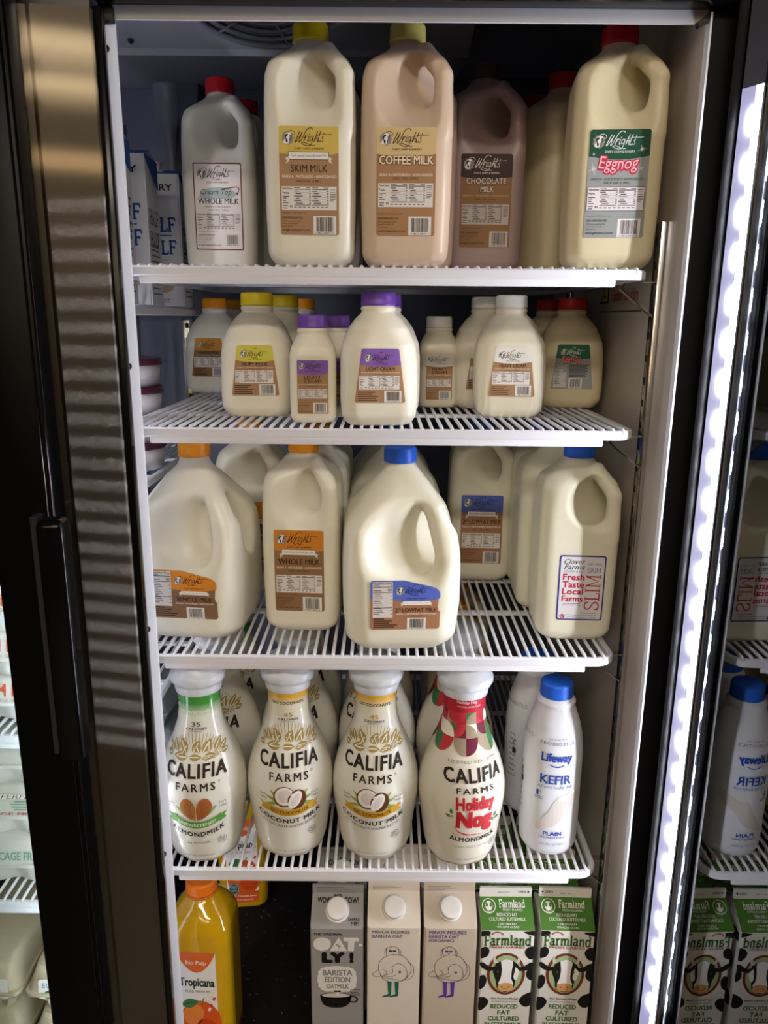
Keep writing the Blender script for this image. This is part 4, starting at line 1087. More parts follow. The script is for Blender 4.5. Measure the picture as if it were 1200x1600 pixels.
def cow_head(c, cx, cy, s):
    X = lambda pts: [(cx + x * s, cy + y * s) for x, y in pts]
    K = '211f1e'
    c.ring(cx, cy, 27 * s, 36 * s, 4 * s, '7c3a28', 4, 48); c.ell(cx, cy, 23.5 * s, 32.5 * s, 'a7bd8a', 3, 40)
    for k in range(40):
        a = 2 * math.pi * k / 40; c.stroke([(cx + 23.4 * s * math.cos(a), cy + 32.4 * s * math.sin(a)), (cx + 26.8 * s * math.cos(a + .09), cy + 35.8 * s * math.sin(a + .09))], .6 * s, '4d2218', 5, smooth=False)
    for sg in (-1, 1):
        c.poly(X(catmull([(sg * 12, 16), (sg * 22, 12), (sg * 34, 20), (sg * 38, 17), (sg * 33, 9), (sg * 22, 5), (sg * 13, 9)], 4)), K, 6)
        c.poly(X(catmull([(sg * 11, 18), (sg * 15, 24), (sg * 16, 30), (sg * 19, 26), (sg * 18, 19)], 4)), 'd8cfc0', 7)
    c.poly(X(catmull([(-15, 18), (0, 25), (15, 18), (19, 4), (14, -12), (11, -26), (0, -31), (-11, -26), (-14, -12), (-19, 4)], 4)), K, 7)
    c.poly(X(catmull([(-8, 22), (0, 25), (9, 21), (8, 6), (8, -8), (11, -18), (0, -22), (-10, -18), (-7, -6), (-6, 8)], 4)), 'eeece8', 8)
    c.poly(X(catmull([(13, 12), (19, 4), (15, -10), (11, -6), (12, 4)], 4)), 'eeece8', 8)
    c.poly(X(catmull([(-9, -17), (0, -15), (9, -17), (11, -24), (6, -29), (-6, -29), (-11, -24)], 4)), 'd9a268', 9)
    for sg in (-1, 1): c.ell(cx + sg * 5 * s, cy - 22 * s, 1.6 * s, 1.1 * s, '7d4a2c', 10, 12); c.ell(cx + sg * 11.5 * s, cy + 4 * s, 1.6 * s, 2 * s, '6a4a38', 10, 12)
    c.stroke(X([(-6, -26), (0, -25), (6, -26)]), .8 * s, '7d4a2c', 10)
def art_farm(flip):
    def a(c, W, H, L, F):
        Gn = '4c7a2e'; Wh = 'eceae2'
        c.rect(0, H - .5, W, L - 1, Gn, 1)
        c.rect(0, L + .5, W, F, 'e9e7df', 1)
        if flip: c.poly([(3, L + 7), (6, L + 4.6), (6, L + 9.4)], '2a2a26', 3); c.text('OPEN', 8, L + 5, 19, L + 9, '2a2a26', 3, bold=.02); c.text('BEST BY', 30, L + 4, 45, L + 6, '2a2a26', 3)
        else: c.poly([(W - 3, L + 7), (W - 6, L + 4.6), (W - 6, L + 9.4)], '2a2a26', 3); c.text('OPEN', W - 19, L + 5, W - 8, L + 9, '2a2a26', 3, bold=.02); c.text('BEST BY', 26, L + 5, 42, L + 7, '2a2a26', 3)
        S = L - H
        c.ring(12, H + S * .70, 9.5, 9.5, 1, Wh, 3); c.ell(12, H + S * .70, 5, 6, Wh, 3); c.ell(9.2, H + S * .73, 1.6, 3, Gn, 4, 14); c.ell(14.8, H + S * .73, 1.6, 3, Gn, 4, 14); c.text('MILK', 8, H + S * .5, 16, H + S * .55, Wh, 4)
        slab(c, 'Farmland', 26, H + S * .66, 62, H + S * .88, Wh, 3, w=.15); c.text('FRESH DAIRIES', 31, H + S * .55, 58, H + S * .62, Wh, 3)
        for k, (s, q, ww) in enumerate((('REDUCED FAT', .39, 14), ('CULTURED BUTTERMILK', .26, 25), ('1.5% MILKFAT', .14, 13), ('WITH ACTIVE CULTURES', .05, 15))): c.text(s, W / 2 - ww, H + S * q, W / 2 + ww, H + S * (q + (.1 if k < 2 else .06)), Wh, 3, bold=.01)
        for pts in ([(.3, H - 2), (9, H - 1.5), (13, H - 5), (7, H - 10), (.3, H - 10)], [(W - .3, H - 9), (W - 8, H - 7), (W - 15, H - 3), (W - 6, H - 1.5), (W - .3, H - 1.5)],
                    [(.3, H - 30), (7, H - 27), (12, H - 33), (10, H - 42), (4, H - 46), (.3, H - 45)], [(W - .3, H - 26), (W - 8, H - 28), (W - 12, H - 36), (W - 7, H - 46), (W - .3, H - 46)],
                    [(.3, H - 76), (6, H - 74), (10, H - 82), (7, H - 94), (.3, H - 97)], [(W - .3, H - 60), (W - 7, H - 65), (W - 8, H - 76), (W - .3, H - 82)],
                    [(W - .3, H - 102), (W - 11, H - 108), (W - 16, H - 118), (W - 9, H - 127), (W - .3, H - 124)], [(.3, H - 112), (9, H - 112), (14, H - 120), (8, H - 131), (.3, H - 133)]):
            c.poly(catmull(pts + pts[:1], 4)[:-1], '1f1e1c', 2)
        slab(c, 'Farmland', 4, H - 24, W - 4, H - 8, '3f6a34', 4, w=.17, curve=-1.2)
        c.ring(22, H - 9, 8.5, 6.5, 1.4, 'a8483a', 3, 24, 10, 170)
        for q in range(5): an = R(25 + 32 * q); c.stroke([(22 + 5 * math.cos(an), H - 9 + 4 * math.sin(an)), (22 + 9 * math.cos(an), H - 9 + 7 * math.sin(an))], .7, 'a8483a', 3, smooth=False)
        c.text('FRESH DAIRIES', 12, H - 30, W - 12, H - 26, '9a4a42', 4, bold=.02)
        cow_head(c, W / 2, H - 72, .97)
        c.text('Our Farmers Pledge', W / 2 - 19, H - 116, W / 2 + 19, H - 112, '2a2a28', 4, bold=.02); c.text('No Artificial Growth Hormones', W / 2 - 18, H - 119.5, W / 2 + 18, H - 117.5, '2a2a28', 4)
        for k, (s, ww) in enumerate((('REDUCED', 19), ('FAT', 9), ('CULTURED', 22), ('BUTTERMILK', 26))): c.text(s, W / 2 - ww, H - 131 - 10.5 * k, W / 2 + ww, H - 123 - 10.5 * k, '3f6a34', 4, bold=.03)
    return a
def side_farm(c, W, H):
    for x, y, a, b in ((14, H - 14, 12, 8), (50, H - 30, 14, 9), (22, H - 60, 12, 14), (58, H - 92, 13, 10), (14, H - 120, 10, 12)):
        c.poly(catmull([(x + a * math.cos(t) * (1 + .2 * math.cos(3 * t)), y + b * math.sin(t)) for t in [k * math.pi / 4 for k in range(8)]] + [(x + a * 1.2, y)], 3)[:-1], '1f1e1c', 2)
def art_half(c, W, H, L, F):
    B = '2a57a8'
    c.rect(0, H - 1, W, F, B, 1)
    c.text('THE', 14, H - 12, 34, H - 6, '22242a', 3, bold=.01); c.text('DAIRY', 14, H - 24, 60, H - 15, '22242a', 3, bold=.02)
    slab(c, 'HALF', 8, H - 80, 62, H - 62, B, 3, w=.16); c.rect(30, H - 87, 56, H - 85.6, B, 3); slab(c, 'HALF', 8, H - 112, 62, H - 94, B, 3, w=.16)
    c.text('1 QUART', 26, H - 124, 50, H - 120, '8a8c92', 3)
    c.ell(40, 30, 16, 10, 'b9a18f', 2)
    c.text('32 FL OZ', 20, 6, 48, 11, '5a5c62', 3)
def side_half(c, W, H):
    c.poly([(2, H), (W, H), (W, H - 36), (W - 16, H - 32), (2, H - 4)], '2a57a8', 3)
    slab(c, 'HALF', 10, H - 84, 60, H - 66, '55586a', 3, w=.15); slab(c, 'HALF', 10, H - 112, 60, H - 94, '55586a', 3, w=.15)
    for k in range(10): c.rect(10, 14 + 7 * k, 58 - (k * 7) % 12, 16 + 7 * k, '6a6c76', 3)
# ------------------------------------------------------------------ the refrigerator
def zr(v): return CAMZ + v
ZS = dict(top=zr(.0522), second=zr(-.1195), third=zr(-.3937), fourth=zr(-.693), floor=zr(-1.02))
LEDW = 5.2
WHITE = M('white_coating', (226, 226, 232), .35)
STRIPW = M('white_breaker_strip', (240, 242, 250), .4)
LINER = M('liner_blue_grey', (100, 106, 126), .45, noise=.03, nscale=6)  # shade deep in the cabinet is put into this darker liner colour
LINER_R = M('liner_warm_grey', (192, 183, 172), .3)
BLACK = M('black_gloss', (9, 9, 11), .16, spec=.3)
BLACKM = M('black_matte', (12, 12, 15), .5)
NAVY = M('dark_gasket', (5, 5, 9), .6, spec=.25)
CHROME = M('chrome', (206, 206, 210), .14, metal=1.0)
DARKSTEEL = M('dark_slot', (8, 8, 10), .7)
GREYSTEEL = M('grey_steel', (120, 120, 124), .35, metal=.8)

def brushed():
    """steel with a vertical grain: streaks sideways, sharp up and down"""
    m = bpy.data.materials.new('brushed_steel'); m.use_nodes = True
    nt = m.node_tree; nt.nodes.remove(nt.nodes['Principled BSDF']); out = nt.nodes['Material Output']
    tc = nt.nodes.new('ShaderNodeTexCoord'); mp = nt.nodes.new('ShaderNodeMapping'); mp.inputs['Scale'].default_value = (1, 1, 420)
    nz = nt.nodes.new('ShaderNodeTexNoise'); nz.inputs['Scale'].default_value = 3.0; nz.inputs['Detail'].default_value = 2
    nt.links.new(tc.outputs['Object'], mp.inputs['Vector']); nt.links.new(mp.outputs['Vector'], nz.inputs['Vector'])
    g = nt.nodes.new('ShaderNodeBsdfAnisotropic'); g.distribution = 'GGX'
    g.inputs['Color'].default_value = lin((172, 164, 152)); g.inputs['Roughness'].default_value = .25
    g.inputs['Anisotropy'].default_value = .93; g.inputs['Rotation'].default_value = 0.25
    tg = nt.nodes.new('ShaderNodeTangent'); tg.direction_type = 'UV_MAP'; tg.uv_map = 'UVMap'
    nt.links.new(tg.outputs[0], g.inputs['Tangent'])
    g2 = nt.nodes.new('ShaderNodeBsdfAnisotropic'); g2.inputs['Color'].default_value = lin((120, 112, 100)); g2.inputs['Roughness'].default_value = .45; g2.inputs['Anisotropy'].default_value = 0
    mx = nt.nodes.new('ShaderNodeMixShader'); mx.inputs[0].default_value = .25
    nt.links.new(g.outputs[0], mx.inputs[1]); nt.links.new(g2.outputs[0], mx.inputs[2]); nt.links.new(mx.outputs[0], out.inputs['Surface'])
    return m
BRUSHED = brushed()
def glass(name, ior, tint=(235, 242, 240)):
    m = bpy.data.materials.new(name); m.use_nodes = True
    nt = m.node_tree; nt.nodes.remove(nt.nodes['Principled BSDF']); out = nt.nodes['Material Output']
    fr = nt.nodes.new('ShaderNodeFresnel'); fr.inputs['IOR'].default_value = ior
    t = nt.nodes.new('ShaderNodeBsdfTransparent'); t.inputs[0].default_value = lin(tint)
    g = nt.nodes.new('ShaderNodeBsdfGlossy'); g.inputs['Roughness'].default_value = .0
    mx = nt.nodes.new('ShaderNodeMixShader')
    nt.links.new(fr.outputs[0], mx.inputs[0]); nt.links.new(t.outputs[0], mx.inputs[1]); nt.links.new(g.outputs[0], mx.inputs[2]); nt.links.new(mx.outputs[0], out.inputs['Surface'])
    return m
FL = Vector((-.30, 1.1, 0))
fridge = thing('display_refrigerator', 'tall glass-door refrigerator with brushed steel post and white wire shelves, holding all the milk', 'refrigerator', FL)
def fpart(o, lab=None):
    o.location = Vector(o.location) - FL
    if lab: o['label'] = lab
    return o
XL, XR, YB = -.95, .3055, 1.45
ZT = zr(.40)
fpart(box('back_wall', XL - .03, XR + .03, YB, YB + .04, zr(-1.05), zr(.45), LINER, fridge), 'blue-grey back wall')
sw = fpart(box('side_wall', XR, XR + .035, .832, YB, zr(-1.05), zr(.45), LINER_R, fridge), 'warm grey side wall on the right')
fpart(box('side_wall', XL - .04, XL, .832, YB, zr(-1.05), zr(.45), LINER, fridge))
fpart(box('top_liner', XL, XR, .832, YB, ZT, ZT + .05, M('liner_top', (150, 154, 172), .45), fridge))
fl = M('dusty_black_floor', (22, 20, 20), .65, spec=.2)
nt = fl.node_tree; b = nt.nodes['Principled BSDF']; tc = nt.nodes.new('ShaderNodeTexCoord'); vo = nt.nodes.new('ShaderNodeTexNoise'); vo.inputs['Scale'].default_value = 160; vo.inputs['Detail'].default_value = 2
cr = nt.nodes.new('ShaderNodeValToRGB'); cr.color_ramp.elements[0].position = .70; cr.color_ramp.elements[0].color = lin((20, 18, 19)); cr.color_ramp.elements[1].position = .76; cr.color_ramp.elements[1].color = lin((120, 112, 104))
nt.links.new(tc.outputs['Object'], vo.inputs['Vector']); nt.links.new(vo.outputs['Fac'], cr.inputs[0]); nt.links.new(cr.outputs[0], b.inputs['Base Color'])
fpart(box('floor_pan', XL, XR, .80, YB, zr(-1.05), zr(-1.022), fl, fridge), 'dusty black floor pan')
# evaporator housing hanging under the top liner, with the fan grille in its sloping underside
bm = bmesh.new()
bm_prism(bm, [(.93, .368), (1.105, .335), (1.112, .329), (1.118, .335), (1.44, .376), (1.44, .399), (.93, .399)], 'x', -.62, .105)
for v in bm.verts: v.co.z += CAMZ
ev = fpart(from_bm('evaporator_housing', bm, M('housing_grey', (150, 152, 164), .45), fridge), 'grey evaporator housing')
def tilt(x, y, off=0):      # point on the sloping underside
    return Vector((x, y, zr(.368 - (y - .93) * (.033 / .175)) - off))
bm = bmesh.new()
for q, r in enumerate((.088, .072, .056, .040, .024)):
    bm_tube(bm, [tilt(-.145 + r * math.cos(a), 1.0 + r * math.sin(a), .004) for a in [2 * math.pi * k / 48 for k in range(48)]], .0022 if q else .004, 6, closed=True)
for k in range(6):
    a = math.pi * k / 3 + .3; bm_tube(bm, [tilt(-.145 + .02 * math.cos(a), 1.0 + .02 * math.sin(a), .005), tilt(-.145 + .088 * math.cos(a), 1.0 + .088 * math.sin(a), .005)], .0018, 6)
fg = from_bm('fan_grille', bm, M('grille_grey', (122, 124, 134), .5), ev)
bm = bmesh.new(); c0 = [bm.verts.new(tilt(-.145 + .088 * math.cos(2 * math.pi * k / 48), 1.0 + .088 * math.sin(2 * math.pi * k / 48), .0012)) for k in range(48)]; bm.faces.new(c0)
from_bm('fan_opening', bm, M('fan_dark', (108, 110, 120), .6), ev)
for x in (-.325, -.128):
    bm = bmesh.new(); bmesh.ops.create_uvsphere(bm, u_segments=12, v_segments=8, radius=.004)
    for v in bm.verts: v.co = v.co + tilt(x, 1.085, .001)
    from_bm('screw', bm, M('screw_dark', (50, 50, 56), .35, metal=.7), ev, smooth=True)
# drain funnel on the back wall, between the two bays
bm = bmesh.new()
bm_lathe(bm, [(.026, .30), (.029, .30), (.029, .285), (.026, .284), (.026, .25), (.024, .236), (.012, .218), (.006, .17), (.006, .10)], 32, cx=-.362, cy=1.40)
for v in bm.verts: v.co.z += CAMZ + .085
fpart(from_bm('drain_funnel', bm, M('funnel_grey', (134, 138, 152), .35), fridge, smooth=True), 'grey drain funnel')
bm = bmesh.new(); bm_prism(bm, [(-.345, zr(.385)), (-.308, zr(.372)), (-.322, zr(.235)), (-.338, zr(.235))], 'y', 1.38, 1.45)
fpart(from_bm('drain_cover', bm, M('funnel_grey2', (88, 92, 108), .5), fridge))
# panel seams of the back wall
for x0, x1, z0, z1 in ((-.455, -.452, -.4, .32), (-.262, -.258, .1, .32), (.168, .170, .1, .38), (.06, .062, .25, .38)):
    fpart(box('wall_seam', x0, x1, YB - .003, YB + .001, zr(z0), zr(z1), M('seam_dark', (52, 56, 72), .5), fridge))
# pilasters: slotted chrome rails
def pilaster(x0, x1, y0, y1, z0, z1, face):
    bm = bmesh.new(); bm_box(bm, x0, x1, y0, y1, z0, z1, 0, .001, 2)
    k = 0
    while z1 - .02 - k * .0254 > z0:
        z = z1 - .02 - k * .0254; k += 1
        if face == 'x': bm_box(bm, x0 - .0006, x0 + .001, y1 - .0075, y1 - .0035, z - .004, z + .004, 1)
        else: bm_box(bm, (x0 + x1) / 2 - .003, (x0 + x1) / 2 + .003, y0 - .0006, y0 + .001, z - .004, z + .004, 1)
    return fpart(from_bm('shelf_pilaster', bm, [CHROME, DARKSTEEL], fridge, angle=40), 'slotted chrome shelf rail')
pilaster(.299, .3055, .884, .903, zr(-1.0), zr(.105), 'x')
pilaster(.299, .3055, 1.30, 1.32, zr(-1.0), zr(.105), 'x')
pilaster(-.372, -.352, 1.44, 1.45, zr(-1.0), zr(.03), 'y')
# breaker strips (white) round the opening
bm = bmesh.new(); bm_prism(bm, [(-.2732, .8225), (-.2627, .8290), (-.2635, .8350), (-.2735, .8350)], 'z', zr(-1.05), zr(.2765))
st = fpart(from_bm('breaker_strip', bm, STRIPW, fridge), 'white trim strip left of the opening')
for py in (78, 572, 981, 1331):
    p = atY(203 if py == 572 else 170 if py == 78 else 232 if py == 981 else 253, py, .8275)
    bm = bmesh.new(); bmesh.ops.create_uvsphere(bm, u_segments=12, v_segments=8, radius=.0038)
    for v in bm.verts: v.co = Vector((-.2712, .8232, p.z)) + v.co
    from_bm('screw', bm, BLACK, st, smooth=True)
bm = bmesh.new(); bm_prism(bm, [(.828, zr(.2865)), (.8285, zr(.276)), (.846, zr(.281)), (.846, zr(.30)), (.828, zr(.30))], 'x', -.2715, .3065)
fpart(from_bm('breaker_strip', bm, STRIPW, fridge), 'white trim strip over the opening')
fpart(box('breaker_strip', .3056, .3076, .8208, .836, zr(-1.05), zr(.284), STRIPW, fridge), 'white trim edge right of the opening')
for x0, x1, k in ((-.2765, -.262, 1), (.294, .309, -1)):
    bm = bmesh.new(); pts = [(x0, .286), (x1, .286), (x1 if k < 0 else x1, .272 if k > 0 else .276), (x0, .268)] if k > 0 else [(x0, .276), (x1, .287), (x1, .279), (x0 + .002, .271)]
    bm_prism(bm, [(p[0], zr(p[1])) for p in pts], 'y', .822, .829); fpart(from_bm('corner_bracket', bm, BLACKM, fridge))
# black face frame
fpart(box('face_frame', -.3450, .345, .80, .827, zr(.287), zr(.47), BLACK, fridge, .002), 'black header over the opening')
fpart(box('face_frame', .3078, .3462, .822, .836, zr(-1.30), zr(.30), NAVY, fridge, .002), 'dark frame right of the opening')
fpart(box('face_frame', -.95, .345, .80, .832, zr(-1.35), zr(-1.02), BLACK, fridge, .002))
fpart(box('face_frame', .3465, .95, .82, .84, zr(-1.35), zr(.47), BLACKM, fridge))
fpart(box('outer_case', -1.0, .95, .90, 1.52, zr(.455), zr(.49), BLACKM, fridge))
fpart(box('outer_case', -1.0, .95, .84, 1.52, zr(-1.449), zr(-1.055), BLACKM, fridge))
# mullion: brushed steel cover with a groove, black trim
bm = bmesh.new()
P = [(-.352, .802), (-.352, .7865), (-.350, .7850), (-.3305, .7885), (-.3290, .7925), (-.3275, .7925), (-.3258, .7865), (-.2752, .7965), (-.2738, .7980), (-.2738, .802)]
A = [bm.verts.new((x, y, zr(-1.3))) for x, y in P]; B = [bm.verts.new((x, y, zr(.2745))) for x, y in P]
uv = bm.loops.layers.uv.new('UVMap')
for k in range(len(P) - 1):
    f = bm.faces.new((A[k], A[k + 1], B[k + 1], B[k]))
    for l in f.loops: l[uv].uv = ((l.vert.co.x + l.vert.co.y) * 2, l.vert.co.z * .5)
f = bm.faces.new(B[::-1])
bmesh.ops.recalc_face_normals(bm, faces=bm.faces)
mu = fpart(from_bm('steel_post', bm, BRUSHED, fridge), 'brushed steel post between the two doors')
fpart(box('post_core', -.345, -.2755, .80, .845, zr(-1.3), zr(.287), M('post_grey', (60, 60, 66), .3), fridge))
fpart(box('post_trim', -.2737, -.2657, .7990, .812, zr(-1.3), zr(.278), BLACK, fridge, .002), 'glossy black trim along the steel post')
def led_bar(name, A, B, z0, z1, parent, y_white=.66, k=1, spacing=.0405):
    """A, B: the two long edges (x, y) of the lens; lamps sit nearer B"""
    A = Vector(A); B = Vector(B); d = B - A; n = Vector((d.y, -d.x)).normalized()
    bm = bmesh.new()
    def strip(t0, t1, mi, off=0.0):
        p, q = A + d * t0 + n * off, A + d * t1 + n * off
        vs = [bm.verts.new((p.x, p.y, z0)), bm.verts.new((q.x, q.y, z0)), bm.verts.new((q.x, q.y, z1)), bm.verts.new((p.x, p.y, z1))]
        bm.faces.new(vs).material_index = mi
    strip(0, y_white, 0); strip(y_white, 1, 1)
    z = z1 - .03
    while z > z0 + .02:
        c = A + d * (y_white + .03) + n * .0006
        vs = [bm.verts.new((c.x + d.normalized().x * .0056 * math.cos(t), c.y + d.normalized().y * .0056 * math.cos(t), z + .0120 * math.sin(t))) for t in [2 * math.pi * i / 16 for i in range(16)]]
        bm.faces.new(vs).material_index = 2
        z -= spacing
    o = from_bm(name, bm, [EM('led_lens_lilac', (150, 156, 226), .62), EM('led_lens_white' + ('' if k == 1 else '_soft'), (232, 236, 255), 1.2 * LEDW * k), EM('led_lamp' + ('' if k == 1 else '_soft'), (240, 243, 255), 60 * LEDW * k)], parent)
    o['label'] = 'row of bright white lamps under a clear lens'
    return o
# right-hand door, standing open at a right angle
door = fpart(box('door', .3472, .3870, .7825, .8065, zr(-1.28), zr(.30), M('door_stile', (34, 34, 40), .5), fridge, .002), 'open glass door, its inner side facing left')
for y0, y1, z0, z1 in ((.10, .16, -1.28, .30), (.16, .7825, .24, .30), (.16, .7825, -1.28, -1.20)):
    box('door_frame', .3472, .3870, y0, y1, zr(z0), zr(z1), BLACK, door)
GLASS_IN = glass('door_glass_inner', 2.2); GLASS_OUT = glass('door_glass_outer', 1.7)
box('glass_pane', .3500, .3535, .16, .7825, zr(-1.20), zr(.24), GLASS_IN, door)
box('glass_pane', .3755, .3790, .16, .7825, zr(-1.20), zr(.24), GLASS_OUT, door)
box('glazing_bead', .3474, .3500, .7790, .7825, zr(-1.20), zr(.24), M('bead_brown_grey', (112, 106, 100), .3), door)
bm = bmesh.new(); bm_prism(bm, [(.3472, .803), (.3335, .7975), (.3450, .7785), (.3472, .7785)], 'z', zr(-1.25), zr(.29))
box('edge_trim', .3455, .3476, .7770, .7795, zr(-1.25), zr(.30), BLACK, door, .001)
from_bm('lamp_housing', bm, M('lamp_housing', (96, 96, 106), .4, metal=.5), door)
led_bar('lamp_strip', (.3331, .7972), (.3447, .7782), zr(-.878), zr(.212), door)
bm = bmesh.new(); bm_tube(bm, [(.3295, .8035, zr(-1.25)), (.3295, .8035, zr(.29))], .0045, 10)
from_bm('gasket', bm, M('gasket_grey', (34, 34, 38), .65), door)
# lamps on the inner side of the post (hidden behind the trim strip)
led = led_bar('lamp_strip', (-.3135, .848), (-.2865, .8535), zr(-1.0), zr(.25), fridge, .4, .4); fpart(led)
# left-hand door, closed
BLACKD = M('black_door', (8, 8, 10), .3, spec=.12)
ld = fpart(box('door', -.4025, -.3365, .7600, .7870, zr(-1.28), zr(.30), BLACKD, fridge, .003), 'closed glass door with a black frame')
box('door_frame', -.95, -.4025, .7600, .7870, zr(.235), zr(.30), BLACKD, ld)
box('door_frame', -.95, -.90, .7600, .7870, zr(-1.28), zr(.235), BLACKD, ld)
box('door_frame', -.90, -.4025, .7600, .7870, zr(-1.28), zr(-1.20), BLACKD, ld)
box('glass_pane', -.90, -.4025, .772, .775, zr(-1.20), zr(.235), glass('left_door_glass', 1.25), ld)
for x in (-.3372, -.3428):
    bm = bmesh.new(); bm_tube(bm, [(x, .7598, zr(-1.27)), (x, .7598, zr(.29))], .0013, 8); from_bm('glint_bead', bm, M('black_chrome', (70, 70, 80), .12, metal=1.0), ld)  # metal beads added to draw the highlight lines on the door's rounded edge
h0, h1 = atY(90, 815, .735), atY(126, 1192, .735)
bm = bmesh.new()
bm_box(bm, -.3475, -.3200, .733, .762, h1.z, h0.z, 0, .007, 3)
hd = from_bm('handle', bm, BLACK, ld, angle=40); hd['label'] = 'long black door handle'
bm = bmesh.new(); bm_box(bm, -.3560, -.3478, .744, .7605, h1.z + .004, h0.z + .002, 0, .001, 1)
from_bm('handle_backplate', bm, M('handle_grey', (74, 74, 80), .3, metal=.7), ld)
# unseen lamp strips added to brighten the left bay and its egg cartons
led_bar('lamp_strip', (-.3760, .7895), (-.3980, .7895), zr(-1.1), zr(.25), ld, .4, .4)
fpart(led_bar('lamp_strip', (-.925, .853), (-.90, .848), zr(-1.0), zr(.25), fridge, .4, .4))
# warning sticker on the right wall
p = [atX(957, 449, XR), atX(997, 474, XR)]
tri = [atX(x, y, XR) for x, y in ((950.5, 446), (937, 474.5), (952, 475))]
bm = bmesh.new()
c = Canvas()
pA, pB = atX(938, 475, XR), atX(953, 446, XR)
U = lambda q: -q.y
ua, ub, va, vb = U(pA), U(pB), pA.z, pB.z
c.poly([(ua, va), (ub, va), (ub, vb), (ua + (ub - ua) * .55, vb)], '1c1a16', 1)
c.rect(ua, va, ub, va + (vb - va) * .1, '1c1a16', 2)
c.poly([(ua + .006, va + .003), (ub - .004, va + .003), (ub - .004, vb - .003), (ua + (ub - ua) * .58, vb - .003)], 'd8b820', 3)
c.poly([(ua + .018, va + .007), (ub - .012, va + .007), (ub - .02, vb - .009)], '1c1a16', 4)
c.text('Caution: risk of fire', U(p[0]) + .002, p[1].z + .004, U(p[1]), p[0].z - .003, 'b03038', 3, bold=.01)
fpart(c.emit('warning_sticker', lambda u, v, l: (XR - .0003 - l * .0001, -u, v), fridge), 'yellow and black fire warning sticker')
a0, a1 = atX(938, 482.5, XR), atX(1001, 491.5, XR)
fpart(box('wall_seam', XR - .0008, XR, a1.y, a0.y, (a0.z + a1.z) / 2 - .0008, (a0.z + a1.z) / 2 + .0008, M('seam_warm', (70, 66, 62), .5), fridge))

# ------------------------------------------------------------------ wire shelves
def shelf(label, zt, x0=-.3005, x1=.2820, y0=.850, y1=1.42, step=.038, group='white wire shelves', pitch=.01125, low=.018):
    t = thing('wire_shelf', label, 'shelf', ((x0 + x1) / 2, y0, zt), 0, group)
    w = (x1 - x0) / 2; D = y1 - y0
    # rim: flat band round the edge, corners rounded in plan
    def rr(off, r):
        pts = []
        X0, X1, Y0, Y1 = -w + off, w - off, off, D - off; r = max(r - off, .002)
        for cx, cy, a in ((X1 - r, Y0 + r, -90), (X1 - r, Y1 - r, 0), (X0 + r, Y1 - r, 90), (X0 + r, Y0 + r, 180)):
            for k in range(9):
                q = R(a + 90 * k / 8); pts.append((cx + r * math.cos(q), cy + r * math.sin(q)))
        return pts
    bm = bmesh.new(); rings = []
    for off, z in ((.0015, 0), (0, -.0015), (0, -.009), (.0015, -.0105), (.0055, -.0105), (.007, -.009), (.007, -.0015), (.0055, 0)):
        rings.append([bm.verts.new((x, y, z)) for x, y in rr(off, .026)])
    n = len(rings[0])
    for i in range(8):
        A, B = rings[i], rings[(i + 1) % 8]
        for k in range(n): bm.faces.new((A[k], A[(k + 1) % n], B[(k + 1) % n], B[k]))
    bmesh.ops.recalc_face_normals(bm, faces=bm.faces)
    from_bm('rim', bm, WHITE, t, angle=40)
    bm = bmesh.new(); bm_box(bm, -w + step, w - step, .0008, .0058, -low, -.0095, 0, .0018, 2)
    from_bm('front_rail', bm, WHITE, t, angle=40)
    bm = bmesh.new(); nx = int((2 * w - .03) / pitch); xs = [(-nx / 2 + k) * pitch for k in range(nx + 1)]
    for x in xs:
        if abs(x) > w - .012: continue
        bm_tube(bm, [(x, .0025, -.0035), (x, .004, -.0002), (x, .0065, .0008), (x, D - .006, .0008), (x, D - .003, -.002)], .0021, 8)
    from_bm('wire_grid', bm, WHITE, t)
    for y in (.155, .29, .42):
        bm = bmesh.new(); bm_box(bm, -w + .005, w - .005, y - .006, y + .006, -.0055, -.0012, 0, .0012, 2); from_bm('cross_bar', bm, WHITE, t, angle=40)
    return t
s1 = shelf('topmost white wire shelf, carrying the half-gallon jugs with the red, yellow and brown caps', ZS['top'])
s2 = shelf('white wire shelf with the small square bottles of cream and quart milk', ZS['second'])
s3 = shelf('white wire shelf carrying the two gallon jugs', ZS['third'])
s4 = shelf('white wire shelf carrying the round plant-milk bottles and the kefir', ZS['fourth'])
LX0, LX1 = -.92, -.3052
LZ = [zr(.012), zr(-.205), zr(-.505), zr(-.748)]
for z, lb in zip(LZ, ('wire shelf under the half and half cartons, left of the post', 'wire shelf under the stack of white tubs, left of the post',
                      'wire shelf behind the closed left door, under the white egg cartons', 'wire shelf behind the closed left door, under the cage free egg cartons')):
    shelf(lb, z, LX0, LX1, .852, 1.42, .03, 'wire shelves of the left bay', .0122)
